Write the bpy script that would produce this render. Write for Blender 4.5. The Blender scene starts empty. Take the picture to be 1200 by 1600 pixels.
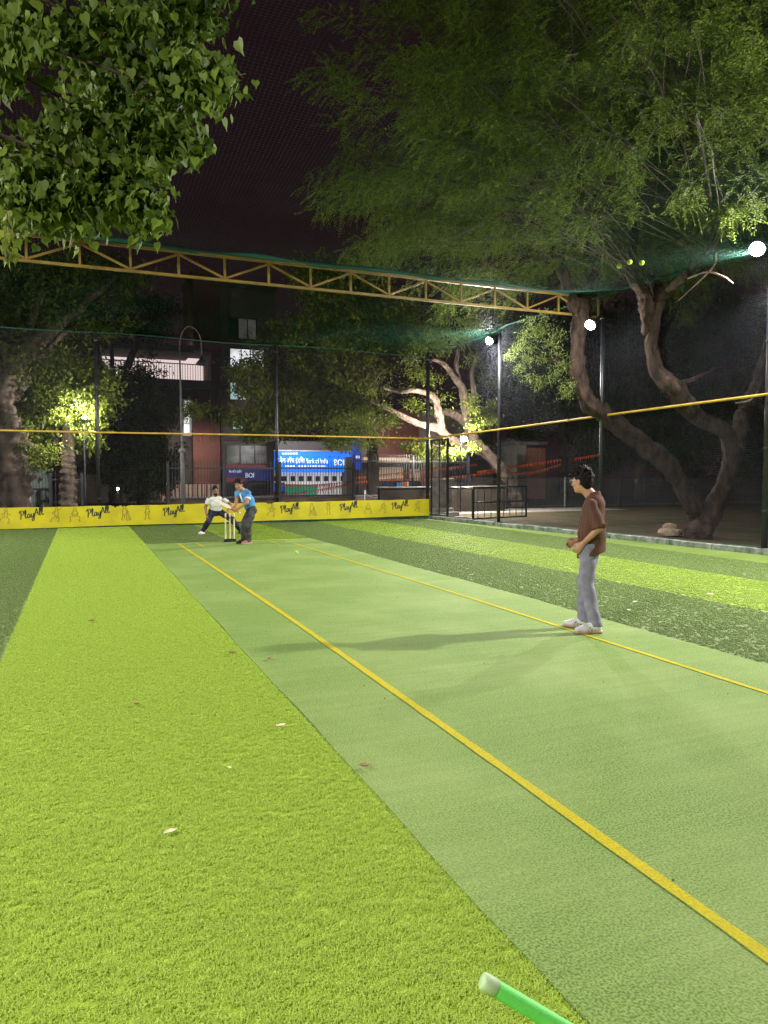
import bpy, bmesh, math, random
import numpy as np
from mathutils import Vector, Matrix, Euler

SC = bpy.context.scene
COL = SC.collection
R_ = math.radians
rng = np.random.default_rng(7)
random.seed(7)

# ------------------------------------------------------------------ camera, world, exposure
TH, PH, HC, FPX = R_(22.67), R_(2.938), 1.65, 1130.0
FW = Vector((math.sin(TH) * math.cos(PH), math.cos(TH) * math.cos(PH), -math.sin(PH)))
RT = Vector((math.cos(TH), -math.sin(TH), 0)); UP = RT.cross(FW); CAMP = Vector((0, 0, HC))
cd = bpy.data.cameras.new('camera'); cam = bpy.data.objects.new('camera', cd); COL.objects.link(cam)
cd.sensor_fit = 'VERTICAL'; cd.sensor_height = 36; cd.sensor_width = 27; cd.lens = FPX / 1600 * 36
cd.clip_start = 0.05; cd.clip_end = 900
m = Matrix((RT, UP, -FW)).transposed().to_4x4(); m.translation = CAMP; cam.matrix_world = m
SC.camera = cam
SC.view_settings.view_transform = 'Standard'; SC.view_settings.look = 'None'
SC.view_settings.gamma = 1; SC.view_settings.use_curve_mapping = False
SC.view_settings.exposure = 0.12
SC.cycles.use_denoising = True; SC.cycles.denoising_prefilter = 'NONE'
SC.cycles.max_bounces = 6; SC.cycles.transparent_max_bounces = 12
SC.cycles.sample_clamp_indirect = 4.0

W = bpy.data.worlds.new('World'); SC.world = W; W.use_nodes = True
nt = W.node_tree; nt.nodes.clear()
out = nt.nodes.new('ShaderNodeOutputWorld'); add = nt.nodes.new('ShaderNodeAddShader')
b1 = nt.nodes.new('ShaderNodeBackground'); b2 = nt.nodes.new('ShaderNodeBackground')
sky = nt.nodes.new('ShaderNodeTexSky'); sky.sky_type = 'NISHITA'; sky.sun_disc = False
sky.sun_elevation = R_(-8); sky.sun_rotation = R_(250)
nt.links.new(sky.outputs[0], b1.inputs[0]); b1.inputs[1].default_value = 0.05
b2.inputs[0].default_value = (0.0125, 0.0052, 0.0075, 1); b2.inputs[1].default_value = 0.95   # city glow on a hazy night sky
nt.links.new(b1.outputs[0], add.inputs[0]); nt.links.new(b2.outputs[0], add.inputs[1]); nt.links.new(add.outputs[0], out.inputs[0])

SIDE = lambda y: 12.06 + (24.6 - y) * 0.07     # right side line of the cage
BACK = 24.6                                     # back line of the cage

def lamp(kind, name, loc, power, color, aim=None, size=0.3, parent=None):
    l = bpy.data.lights.new(name, kind); l.energy = power; l.color = color
    if kind == 'AREA': l.shape = 'RECTANGLE'; l.size = size; l.size_y = size * 0.7
    elif kind == 'POINT': l.shadow_soft_size = size
    o = bpy.data.objects.new(name, l); COL.objects.link(o); o.location = loc
    if aim is not None:
        o.rotation_euler = (Vector(aim) - Vector(loc)).to_track_quat('-Z', 'Y').to_euler()
    return o
COOL = (1.0, 0.97, 0.92)
P_ = 620
# floodlights of the cage that stand outside the frame (side poles behind and left of the camera)
for loc, aim, p in (((13.2, 5.2, 6.1), (3, 5.7, 0), 1850), ((13.6, -0.6, 6.1), (3, 2, 0), 170),
                    ((-5.6, 0.2, 6.1), (1, 3.5, 0), 850), ((-5.6, 9.8, 6.1), (2, 10.5, 0), 390),
                    ((-5.6, 18.6, 6.1), (4, 18.5, 0), 720)):
    lamp('AREA', 'floodlight_lamp', loc, p, COOL, aim)
for loc, p in (((-5.4, 18.6, 6.0), 430), ((-5.4, 9.8, 6.0), 320)): lamp('POINT', 'floodlight_spill', loc, p, COOL, size=0.1)
lamp('POINT', 'street_fill', (-9, 41, 8.5), 480, (1, 0.8, 0.6), size=0.3)     # unseen lamp added past the left edge to brighten facades and trees

# ------------------------------------------------------------------ helpers
def at(x, y, Y):                       # photo pixel -> world point on the plane Y
    d = FW * FPX + RT * (x - 600) + UP * (800 - y); return CAMP + d * (Y / d.y)
def atX(x, y, X):
    d = FW * FPX + RT * (x - 600) + UP * (800 - y); return CAMP + d * (X / d.x)
def gnd(x, y, z=0.0):
    d = FW * FPX + RT * (x - 600) + UP * (800 - y); return CAMP + d * ((z - HC) / d.z)

def tag(o, label=None, cat=None, group=None, kind=None):
    if label: o['label'] = label
    if cat: o['category'] = cat
    if group: o['group'] = group
    if kind: o['kind'] = kind
    return o
def empty(name, loc, rz=0.0, label=None, cat=None, group=None):
    o = bpy.data.objects.new(name, None); COL.objects.link(o); o.location = loc; o.rotation_euler = (0, 0, rz)
    o.empty_display_size = 0.1
    return tag(o, label, cat, group)
def link_mesh(name, me, mat, parent=None, smooth=False):
    o = bpy.data.objects.new(name, me); COL.objects.link(o)
    if mat: me.materials.clear(); me.materials.append(mat)
    if smooth: me.polygons.foreach_set('use_smooth', np.ones(len(me.polygons), bool))
    if parent: o.parent = parent
    return o
def np_mesh(name, V, F):
    """V (n,3), F (m,k) all faces of k corners"""
    me = bpy.data.meshes.new(name); V = np.ascontiguousarray(V, np.float32); F = np.ascontiguousarray(F, np.int32)
    n, k = F.shape
    me.vertices.add(len(V)); me.vertices.foreach_set('co', V.ravel())
    me.loops.add(n * k); me.loops.foreach_set('vertex_index', F.ravel())
    me.polygons.add(n); me.polygons.foreach_set('loop_start', np.arange(0, n * k, k, dtype=np.int32))
    me.update(calc_edges=True); me.validate(); return me
def crom(pts, n):
    """Catmull-Rom resample; pts (m,d) -> (about n,d)"""
    P = np.asarray(pts, float); 
    if len(P) < 3: 
        t = np.linspace(0, 1, n)[:, None]; return P[0] * (1 - t) + P[-1] * t
    Q = np.vstack([2 * P[0] - P[1], P, 2 * P[-1] - P[-2]]); segs = len(P) - 1; o = []
    per = max(2, n // segs)
    for i in range(segs):
        p0, p1, p2, p3 = Q[i:i + 4]
        for t in np.linspace(0, 1, per, endpoint=False):
            o.append(0.5 * (2 * p1 + (p2 - p0) * t + (2 * p0 - 5 * p1 + 4 * p2 - p3) * t * t + (3 * p1 - p0 - 3 * p2 + p3) * t ** 3))
    o.append(P[-1]); return np.array(o)

class MB:
    """collects shapes, links them as ONE mesh"""
    def __init__(s): s.v = []; s.f = []
    def add(s, vs, fs):
        n = len(s.v); s.v += [tuple(map(float, v)) for v in vs]; s.f += [tuple(i + n for i in f) for f in fs]; return s
    def box(s, c, d, rz=0.0, M=None):
        c = Vector(c); h = Vector(d) * 0.5
        M = M or Matrix.Rotation(rz, 3, 'Z')
        vs = [c + M @ Vector((x * h.x, y * h.y, z * h.z)) for x in (-1, 1) for y in (-1, 1) for z in (-1, 1)]
        return s.add(vs, [(0, 1, 3, 2), (4, 6, 7, 5), (0, 4, 5, 1), (2, 3, 7, 6), (0, 2, 6, 4), (1, 5, 7, 3)])
    def bar(s, a, b, w, d=None, up=(0, 0, 1)):
        a = Vector(a); b = Vector(b); z = (b - a); L = z.length; z.normalize(); u = Vector(up)
        if abs(z.dot(u)) > 0.95: u = Vector((0, 1, 0))
        x = u.cross(z).normalized(); y = z.cross(x)
        return s.box((a + b) / 2, (w, d or w, L), M=Matrix((x, y, z)).transposed())
    def tube(s, pts, rad, sides=8, n=None, bark=0.0, cap=True):
        P = np.asarray([tuple(p) for p in pts], float); r = np.asarray(rad if hasattr(rad, '__len__') else [rad] * len(P), float)
        if n: A = crom(np.c_[P, r], n); P, r = A[:, :3], np.maximum(A[:, 3], 0.001)
        T = np.gradient(P, axis=0); T /= np.linalg.norm(T, axis=1)[:, None] + 1e-9
        ref = np.array([0, 0, 1.0]) if abs(T[0][2]) < 0.9 else np.array([1.0, 0, 0])
        x = np.cross(ref, T[0]); x /= np.linalg.norm(x); base = len(s.v)
        ph = rng.uniform(0, 6.28, 4); kn = [(rng.uniform(0, len(P)), rng.uniform(0, 6.28), rng.uniform(0.12, 0.38), rng.uniform(1.2, 3.0), rng.uniform(0.3, 0.7)) for _ in range(len(P) // 6)] if bark >= 0.17 else []
        for i in range(len(P)):
            x = x - T[i] * np.dot(x, T[i]); x /= np.linalg.norm(x); y = np.cross(T[i], x)
            for k in range(sides):
                a = 2 * math.pi * k / sides
                q = 1 + bark * (0.55 * math.sin(3 * a + ph[0] + i * 0.13) + 0.45 * math.sin(5 * a + ph[1] - i * 0.21) + 0.5 * rng.uniform(-1, 1) + 0.4 * math.sin(i * 0.9 + ph[2] + a)) if bark else 1
                for i0, a0, am, wi, wa in kn:
                    if abs(i - i0) < 3 * wi: q += am * math.exp(-((i - i0) / wi) ** 2 - (((a - a0 + 3.1416) % 6.2832 - 3.1416) / wa) ** 2)
                if kn: q += 0.055 * math.sin(9 * a + ph[3] + 1.5 * math.sin(i * 0.21)) + 0.04 * math.sin(14 * a - ph[1] + 2 * math.sin(i * 0.17))
                s.v.append(tuple(P[i] + (x * math.cos(a) + y * math.sin(a)) * r[i] * q))
        for i in range(len(P) - 1):
            for k in range(sides):
                k2 = (k + 1) % sides; o = base + i * sides
                s.f.append((o + k, o + k2, o + sides + k2, o + sides + k))
        if cap:
            s.f.append(tuple(base + k for k in range(sides))[::-1]); s.f.append(tuple(base + (len(P) - 1) * sides + k for k in range(sides)))
        return s
    def lathe(s, prof, c=(0, 0, 0), sides=16, M=None):
        base = len(s.v); c = Vector(c); M = M or Matrix.Identity(3)
        for r, z in prof:
            for k in range(sides):
                a = 2 * math.pi * k / sides; s.v.append(tuple(c + M @ Vector((r * math.cos(a), r * math.sin(a), z))))
        for i in range(len(prof) - 1):
            for k in range(sides):
                k2 = (k + 1) % sides; o = base + i * sides; s.f.append((o + k, o + k2, o + sides + k2, o + sides + k))
        s.f.append(tuple(base + k for k in range(sides))[::-1]); s.f.append(tuple(base + (len(prof) - 1) * sides + k for k in range(sides)))
        return s
    def build(s, name, mat, parent=None, smooth=False, bevel=0.0):
        me = bpy.data.meshes.new(name); me.from_pydata(s.v, [], s.f); me.update()
        o = link_mesh(name, me, mat, parent, smooth)
        if bevel:
            b = o.modifiers.new('bevel', 'BEVEL'); b.width = bevel; b.segments = 2; b.limit_method = 'ANGLE'
        return o

def tubes_np(lines, rad):
    """many polylines (n, m, 3) -> three-sided thin tubes as arrays"""
    L = np.asarray(lines, float); n, mm, _ = L.shape
    T = np.gradient(L, axis=1); T /= np.linalg.norm(T, axis=2, keepdims=True)
    ref = np.where(np.abs(T[..., 2:3]) < 0.9, np.array([0, 0, 1.0]), np.array([1.0, 0, 0]))
    x = np.cross(ref, T); x /= np.linalg.norm(x, axis=2, keepdims=True); y = np.cross(T, x)
    V = np.stack([L + rad * (x * math.cos(a) + y * math.sin(a)) for a in (0, 2.094, 4.189)], 2)
    idx = np.arange(n * mm * 3).reshape(n, mm, 3); F = []
    for k in range(3):
        k2 = (k + 1) % 3
        F.append(np.stack([idx[:, :-1, k], idx[:, :-1, k2], idx[:, 1:, k2], idx[:, 1:, k]], -1).reshape(-1, 4))
    return V.reshape(-1, 3), np.vstack(F)

# ------------------------------------------------------------------ materials
def new_mat(name):
    m = bpy.data.materials.new(name); m.use_nodes = True; n = m.node_tree
    return m, n, n.nodes['Principled BSDF']
def pmat(name, c1, c2=None, scale=4.0, rough=0.7, bump=0.0, bscale=None, spec=0.3, metal=0.0, stretch=(1, 1, 1), detail=4.0, emit=0.0, lo=0.35, hi=0.65):
    m, n, p = new_mat(name)
    p.inputs['Roughness'].default_value = rough; p.inputs['Metallic'].default_value = metal
    p.inputs['Specular IOR Level'].default_value = spec
    c2 = c2 or tuple(c * 0.72 for c in c1)
    tc = n.nodes.new('ShaderNodeTexCoord'); mp = n.nodes.new('ShaderNodeMapping'); mp.inputs['Scale'].default_value = stretch
    n.links.new(tc.outputs['Object'], mp.inputs[0])
    no = n.nodes.new('ShaderNodeTexNoise'); no.inputs['Scale'].default_value = scale; no.inputs['Detail'].default_value = detail
    n.links.new(mp.outputs[0], no.inputs['Vector'])
    cr = n.nodes.new('ShaderNodeValToRGB'); cr.color_ramp.elements[0].position = lo; cr.color_ramp.elements[1].position = hi
    cr.color_ramp.elements[0].color = (*c2, 1); cr.color_ramp.elements[1].color = (*c1, 1)
    n.links.new(no.outputs[0], cr.inputs[0]); n.links.new(cr.outputs[0], p.inputs['Base Color'])
    if emit:
        n.links.new(cr.outputs[0], p.inputs['Emission Color']); p.inputs['Emission Strength'].default_value = emit
        m.cycles.emission_sampling = 'FRONT' if emit > 3 else 'NONE'
    if bump:
        nb = n.nodes.new('ShaderNodeTexNoise'); nb.inputs['Scale'].default_value = bscale or scale * 4; nb.inputs['Detail'].default_value = 5
        n.links.new(mp.outputs[0], nb.inputs['Vector'])
        bp = n.nodes.new('ShaderNodeBump'); bp.inputs['Strength'].default_value = bump; bp.inputs['Distance'].default_value = 0.02 if bump < 0.95 else 0.05
        n.links.new(nb.outputs[0], bp.inputs['Height']); n.links.new(bp.outputs[0], p.inputs['Normal'])
    return m
def leafmat(name, c1, c2, trans=0.3, rough=0.5):
    m, n, p = new_mat(name)
    g = n.nodes.new('ShaderNodeNewGeometry'); cr = n.nodes.new('ShaderNodeValToRGB')
    cr.color_ramp.elements[0].color = (*c2, 1); cr.color_ramp.elements[1].color = (*c1, 1)
    n.links.new(g.outputs['Random Per Island'], cr.inputs[0]); n.links.new(cr.outputs[0], p.inputs['Base Color'])
    p.inputs['Roughness'].default_value = rough; p.inputs['Specular IOR Level'].default_value = 0.25 if rough < 0.6 else 0.06
    t = n.nodes.new('ShaderNodeBsdfTranslucent'); n.links.new(cr.outputs[0], t.inputs[0])
    mx = n.nodes.new('ShaderNodeMixShader'); mx.inputs[0].default_value = trans
    o = n.nodes['Material Output']
    n.links.new(p.outputs[0], mx.inputs[1]); n.links.new(t.outputs[0], mx.inputs[2]); n.links.new(mx.outputs[0], o.inputs[0])
    return m
def emat(name, c, strength, sample='NONE'):
    m, n, p = new_mat(name); p.inputs['Base Color'].default_value = (*[x * 0.5 for x in c], 1)
    p.inputs['Emission Color'].default_value = (*c, 1); p.inputs['Emission Strength'].default_value = strength
    m.cycles.emission_sampling = sample
    return m
def turfmat(name, c1, c2, c3, fine=220, bump=0.5, rough=0.55, spec=0.3):
    """pile carpet: fine fibre noise, broad worn patches, faint cross bands"""
    m, n, p = new_mat(name); p.inputs['Roughness'].default_value = rough; p.inputs['Specular IOR Level'].default_value = spec
    tc = n.nodes.new('ShaderNodeTexCoord')
    def noise(sc, det, stretch=None):
        no = n.nodes.new('ShaderNodeTexNoise'); no.inputs['Scale'].default_value = sc; no.inputs['Detail'].default_value = det
        src = tc.outputs['Object']
        if stretch:
            mp = n.nodes.new('ShaderNodeMapping'); mp.inputs['Scale'].default_value = stretch; n.links.new(src, mp.inputs[0]); src = mp.outputs[0]
        n.links.new(src, no.inputs['Vector']); return no
    def ramp(no, a, b, lo, hi):
        cr = n.nodes.new('ShaderNodeValToRGB'); cr.color_ramp.elements[0].position = lo; cr.color_ramp.elements[1].position = hi
        cr.color_ramp.elements[0].color = (*a, 1); cr.color_ramp.elements[1].color = (*b, 1); n.links.new(no.outputs[0], cr.inputs[0]); return cr
    f = noise(fine, 3); r1 = ramp(f, c2, c1, 0.36, 0.6)
    b = noise(0.9, 5); r2 = ramp(b, (0.0, 0.0, 0.0), (1, 1, 1), 0.42, 0.75)
    mx = n.nodes.new('ShaderNodeMixRGB'); mx.inputs[2].default_value = (*c3, 1)
    mul = n.nodes.new('ShaderNodeMath'); mul.operation = 'MULTIPLY'; mul.inputs[1].default_value = 0.6
    n.links.new(r2.outputs[0], mul.inputs[0]); n.links.new(mul.outputs[0], mx.inputs[0]); n.links.new(r1.outputs[0], mx.inputs[1])
    bd = noise(1.0, 3, (0.5, 14, 1)); r3 = ramp(bd, (0.86, 0.86, 0.86), (1.06, 1.06, 1.06), 0.35, 0.65)
    m2 = n.nodes.new('ShaderNodeMixRGB'); m2.blend_type = 'MULTIPLY'; m2.inputs[0].default_value = 0.45
    n.links.new(mx.outputs[0], m2.inputs[1]); n.links.new(r3.outputs[0], m2.inputs[2]); n.links.new(m2.outputs[0], p.inputs['Base Color'])
    bp = n.nodes.new('ShaderNodeBump'); bp.inputs['Strength'].default_value = bump; bp.inputs['Distance'].default_value = 0.008
    n.links.new(f.outputs[0], bp.inputs['Height']); n.links.new(bp.outputs[0], p.inputs['Normal'])
    return m

M = dict(
    dirt=pmat('dirt', (0.17, 0.115, 0.075), (0.09, 0.065, 0.042), 1.2, 0.95, 0.6, 30),
    lawn=pmat('lawn', (0.045, 0.06, 0.02), (0.12, 0.072, 0.045), 0.8, 0.95, 0.7, 40),
    concrete=pmat('concrete', (0.30, 0.29, 0.27), (0.16, 0.16, 0.15), 3, 0.9, 0.4, 40),
    kerb=pmat('kerb', (0.40, 0.42, 0.38), (0.10, 0.16, 0.11), 5, 0.9, 0.4, 30),
    kerbgreen=pmat('kerb_green', (0.04, 0.12, 0.07), (0.02, 0.06, 0.04), 2.2, 0.8, 0.4, 30),
    pave=pmat('pave', (0.42, 0.40, 0.37), (0.3, 0.29, 0.27), 2, 0.9),
    asphalt=pmat('asphalt', (0.06, 0.06, 0.06), (0.04, 0.04, 0.042), 2, 0.9, 0.3, 60),
    pole_grey=pmat('pole_grey', (0.13, 0.13, 0.13), (0.08, 0.08, 0.08), 6, 0.6),
    truss=pmat('truss_paint', (0.22, 0.145, 0.024), (0.14, 0.09, 0.017), 3, 0.5, 0.1, 30),
    yellow=pmat('yellow_paint', (0.55, 0.36, 0.05), (0.40, 0.25, 0.04), 3, 0.5, 0.1, 30),
    banner=pmat('banner_vinyl', (0.56, 0.49, 0.012), (0.43, 0.375, 0.015), 1.6, 0.5, 0.55, 3.2, spec=0.3, detail=8),
    ink=pmat('navy_ink', (0.02, 0.03, 0.03), (0.012, 0.02, 0.02), 5, 0.6),
    olive=pmat('olive_ink', (0.24, 0.21, 0.03), (0.18, 0.16, 0.03), 8, 0.6),
    black=pmat('black_paint', (0.018, 0.019, 0.024), (0.010, 0.011, 0.014), 6, 0.4, 0.1, 30, spec=0.5),
    net_black=pmat('black_net', (0.085, 0.09, 0.11), (0.06, 0.065, 0.08), 3, 0.8, spec=0.15),
    net_green=pmat('green_net', (0.016, 0.085, 0.058), (0.012, 0.06, 0.042), 1, 0.7, spec=0.2),
    bark=pmat('brown_bark', (0.07, 0.044, 0.033), (0.016, 0.011, 0.009), 6, 0.95, 1.0, 26, stretch=(1, 1, 0.35)),
    bark_grey=pmat('grey_bark', (0.28, 0.21, 0.17), (0.12, 0.088, 0.07), 4, 0.95, 1.0, 20, stretch=(1, 1, 0.4)),
    bark_dark=pmat('dark_bark', (0.10, 0.072, 0.055), (0.03, 0.024, 0.018), 3, 0.95, 0.9, 16, stretch=(1, 1, 0.3)),
    twig=pmat('twig', (0.075, 0.06, 0.035), (0.04, 0.032, 0.02), 8, 0.9),
    acacia=leafmat('acacia_leaf', (0.125, 0.17, 0.017), (0.038, 0.058, 0.007), 0.3, 0.75),
    peepal=leafmat('peepal_leaf', (0.175, 0.245, 0.035), (0.035, 0.07, 0.009), 0.35, 0.55),
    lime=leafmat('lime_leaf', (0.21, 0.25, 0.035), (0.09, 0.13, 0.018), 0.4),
    deep_leaf=leafmat('deep_leaf', (0.06, 0.075, 0.012), (0.025, 0.035, 0.007), 0.3, 0.7),
    mid_leaf=leafmat('mid_leaf', (0.20, 0.23, 0.03), (0.08, 0.10, 0.016), 0.35, 0.7),
    dark_leaf=leafmat('dark_leaf', (0.15, 0.175, 0.025), (0.06, 0.08, 0.014), 0.35, 0.7),
    steel=pmat('galvanised', (0.35, 0.36, 0.37), (0.25, 0.26, 0.27), 6, 0.45, metal=0.6),
    lens=emat('lamp_glass', (1.0, 0.97, 0.93), 60),
    bulb=emat('bulb_glass', (1.0, 0.93, 0.82), 60),
    stump=pmat('stump_wood', (0.80, 0.72, 0.50), (0.70, 0.60, 0.38), 20, 0.5),
    ball=pmat('tennis_felt', (0.55, 0.70, 0.06), (0.45, 0.6, 0.05), 80, 0.9, 0.4, 200),
    skin=pmat('skin', (0.50, 0.27, 0.175), (0.43, 0.22, 0.14), 14, 0.5, 0.05, 120, spec=0.4),
    skin_dark=pmat('skin_dark', (0.24, 0.12, 0.075), (0.19, 0.095, 0.06), 14, 0.5, 0.05, 120, spec=0.4),
    skin_mid=pmat('skin_mid', (0.38, 0.19, 0.11), (0.31, 0.15, 0.085), 14, 0.5, 0.05, 120, spec=0.4),
    hair=pmat('black_hair', (0.014, 0.010, 0.011), (0.005, 0.004, 0.005), 60, 0.6, 0.3, 90, spec=0.15, stretch=(1, 1, 0.4)),
    white=pmat('white', (0.75, 0.74, 0.72), (0.62, 0.61, 0.60), 6, 0.6),
)

# ------------------------------------------------------------------ ground, turf, mat
def sheet(name, x0, x1, y0, y1, z, mat, kind='structure', nx=1, ny=1):
    xs = np.linspace(x0, x1, nx + 1); ys = np.linspace(y0, y1, ny + 1)
    V = [(x, y, z) for y in ys for x in xs]; F = [(j * (nx + 1) + i, j * (nx + 1) + i + 1, (j + 1) * (nx + 1) + i + 1, (j + 1) * (nx + 1) + i) for j in range(ny) for i in range(nx)]
    me = bpy.data.meshes.new(name); me.from_pydata(V, [], F); o = link_mesh(name, me, mat); tag(o, kind=kind); return o
sheet('ground', -400, 400, -60, 700, -0.03, M['dirt'])
sheet('lawn', 13.6, 60, 1, 33, -0.012, M['lawn'])
sheet('street', -80, 120, 33.4, 46.2, -0.02, M['asphalt'])
g1, g2 = gnd(690, 798), gnd(770, 798)
sheet('pavement', 11.5, 24, 27.2, 30.4, -0.004, M['pave'])

BRIGHT = ((0.36, 0.49, 0.055), (0.21, 0.31, 0.03), (0.38, 0.49, 0.08))
DARK = ((0.185, 0.255, 0.09), (0.105, 0.155, 0.05), (0.22, 0.28, 0.12))
MATC = ((0.24, 0.35, 0.092), (0.10, 0.175, 0.032), (0.30, 0.385, 0.13))
tb, td, tm = turfmat('turf_bright', *BRIGHT, fine=150, bump=0.7, spec=0.1, rough=0.8), turfmat('turf_dark', *DARK, fine=150, bump=0.4, spec=0.15, rough=0.7), turfmat('turf_pitch', *MATC, fine=100, bump=0.9, spec=0.1, rough=0.75)
seams = [-5.2, -2.75, -0.69, 1.37, 3.42, 5.47, 7.60, 9.72, 11.78]
kinds = ['b', 'd', 'b', 'd', 'b', 'd', 'b', 'd', 'b']
Y0, Y1 = -3.0, BACK - 0.12
for i, k in enumerate(kinds):
    x0 = seams[i]
    if i + 1 < len(seams): o = sheet('turf_strip', x0, seams[i + 1], Y0, Y1, 0.0, tb if k == 'b' else td, ny=8)
    else:
        tw = turfmat('turf_kerbside', (0.17, 0.25, 0.05), (0.09, 0.14, 0.025), (0.2, 0.27, 0.08), fine=120, bump=0.6, spec=0.1, rough=0.8)  # darker green for the strip beside the kerb
        me = bpy.data.meshes.new('turf_strip'); me.from_pydata([(x0, Y0, 0), (SIDE(Y0) - 0.1, Y0, 0), (SIDE(Y1) - 0.1, Y1, 0), (x0, Y1, 0)], [], [(0, 1, 2, 3)])
        o = tag(link_mesh('turf_strip', me, tw), kind='structure')
# pitch mat: a thin carpet, gently wavy along its edges
MATY = 17.9
ys = np.linspace(Y0, MATY, 60); V = []; F = []
for j, y in enumerate(ys):
    xl = 1.37 + 0.006 * math.sin(y * 1.7) + 0.005 * math.sin(y * 4.1 + 1); xr = 5.47 + 0.03 * math.sin(y * 0.9) + 0.015 * math.sin(y * 3.3)
    for x, z in ((xl, 0.001), (xl, 0.009), (xr, 0.009), (xr, 0.001)): V.append((x, y, z))
    if j:
        b = j * 4
        for k in range(3): F.append((b - 4 + k, b - 4 + k + 1, b + k + 1, b + k))
F.append((4 * 59 + 0, 4 * 59 + 3, 4 * 59 + 2, 4 * 59 + 1))
me = bpy.data.meshes.new('pitch_mat'); me.from_pydata(V, [], F); tag(link_mesh('pitch_mat', me, tm), kind='structure')
# painted lines with slightly wandering edges
lm = turfmat('line_paint', (0.56, 0.44, 0.012), (0.34, 0.33, 0.02), (0.42, 0.40, 0.03), fine=90, bump=0.5, spec=0.08, rough=0.8)
def pline(pts, w, z=0.0135):
    A = crom(pts, 90); T = np.gradient(A, axis=0); T /= np.linalg.norm(T, axis=1)[:, None]; N = np.c_[-T[:, 1], T[:, 0]]
    ws = w * (1 + 0.12 * rng.uniform(-1, 1, len(A)))[:, None] * 0.5
    V = np.vstack([np.c_[A + N * ws, np.full(len(A), z)], np.c_[A - N * ws, np.full(len(A), z)]]); n = len(A)
    F = np.array([(i, i + n, i + n + 1, i + 1) for i in range(n - 1)])
    tag(link_mesh('pitch_line', np_mesh('pitch_line', V, F), lm), kind='structure')
pline([(2.10, Y0), (2.12, 1), (2.15, 4), (2.17, 8), (2.14, 13), (2.10, 17.75)], 0.062)
pline([(4.74, Y0), (4.73, 2), (4.74, 6), (4.75, 9), (4.70, 13), (4.66, 17.5)], 0.055)
pline([(2.53, 16.55), (2.53, 17.2), (2.52, 17.85)], 0.045)
pline([(4.28, 16.55), (4.28, 17.2), (4.28, 17.85)], 0.045)

# pile: real blades, instanced on the strips (uncountable)
def tuft(name, nb, spread, hgt, wid, mat, curl):
    V = []; F = []
    for _ in range(nb):
        a = random.uniform(0, 6.28); r = spread * math.sqrt(random.random()); bx, by = r * math.cos(a), r * math.sin(a)
        d = random.uniform(0, 6.28); h = hgt * random.uniform(0.6, 1.15); ln = curl * random.uniform(0.5, 1.5); w = wid * random.uniform(0.7, 1.2)
        px, py = -math.sin(d) * w / 2, math.cos(d) * w / 2; b = len(V)
        for t, k in ((0, 1), (0.45, 1), (0.8, 0.8), (1.0, 0.3)):
            x = bx + math.cos(d) * ln * t * t; y = by + math.sin(d) * ln * t * t; z = h * (t - 0.35 * t ** 3) / 0.65 * 0.65
            V += [(x + px * k, y + py * k, z), (x - px * k, y - py * k, z)]
        for i in range(3): F.append((b + 2 * i, b + 2 * i + 1, b + 2 * i + 3, b + 2 * i + 2))
    me = bpy.data.meshes.new(name); me.from_pydata(V, [], F); me.materials.append(mat)
    return bpy.data.objects.new(name, me)
def scatter(name, quads, tuft_ob, dens, mat, z=0.0, seed=0, smin=0.7, smax=1.2):
    V = []; F = []
    for (x0, x1, y0, y1) in quads:
        b = len(V); V += [(x0, y0, z), (x1, y0, z), (x1, y1, z), (x0, y1, z)]; F.append((b, b + 1, b + 2, b + 3))
    me = bpy.data.meshes.new(name); me.from_pydata(V, [], F); o = link_mesh(name, me, mat); tag(o, kind='stuff')
    ng = bpy.data.node_groups.new(name + '_nodes', 'GeometryNodeTree')
    ng.interface.new_socket('Geometry', in_out='INPUT', socket_type='NodeSocketGeometry'); ng.interface.new_socket('Geometry', in_out='OUTPUT', socket_type='NodeSocketGeometry')
    N = ng.nodes; gi = N.new('NodeGroupInput'); go = N.new('NodeGroupOutput'); dp = N.new('GeometryNodeDistributePointsOnFaces'); ip = N.new('GeometryNodeInstanceOnPoints'); oi = N.new('GeometryNodeObjectInfo')
    dp.inputs['Density'].default_value = dens; dp.inputs['Seed'].default_value = seed; oi.inputs['Object'].default_value = tuft_ob
    rr = N.new('FunctionNodeRandomValue'); rr.data_type = 'FLOAT_VECTOR'; rr.inputs[0].default_value = (-0.12, -0.12, 0); rr.inputs[1].default_value = (0.12, 0.12, 6.28)
    rs = N.new('FunctionNodeRandomValue'); rs.data_type = 'FLOAT'; rs.inputs[2].default_value = smin; rs.inputs[3].default_value = smax
    L = ng.links.new
    L(gi.outputs[0], dp.inputs['Mesh']); L(dp.outputs['Points'], ip.inputs['Points']); L(oi.outputs['Geometry'], ip.inputs['Instance'])
    L(rr.outputs[0], ip.inputs['Rotation']); L(rs.outputs[1], ip.inputs['Scale']); L(ip.outputs[0], go.inputs[0])
    md = o.modifiers.new('scatter', 'NODES'); md.node_group = ng; return o
mb_bright = leafmat('blade_bright', (0.60, 0.76, 0.15), (0.36, 0.49, 0.068), 0.25, 0.7)
mb_dark = leafmat('blade_dark', (0.245, 0.34, 0.115), (0.15, 0.215, 0.065), 0.2, 0.7)
mb_right = leafmat('blade_dimmed', (0.37, 0.49, 0.085), (0.20, 0.30, 0.035), 0.25, 0.5)  # right strips: lamp falloff put into a darker blade colour
scatter('turf_grass', [(-0.69, 1.357, 1.4, Y1 - 0.1)], tuft('blade_tuft', 16, 0.017, 0.017, 0.0024, mb_bright, 0.011), 3600, mb_bright, 0.0, 1)
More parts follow.
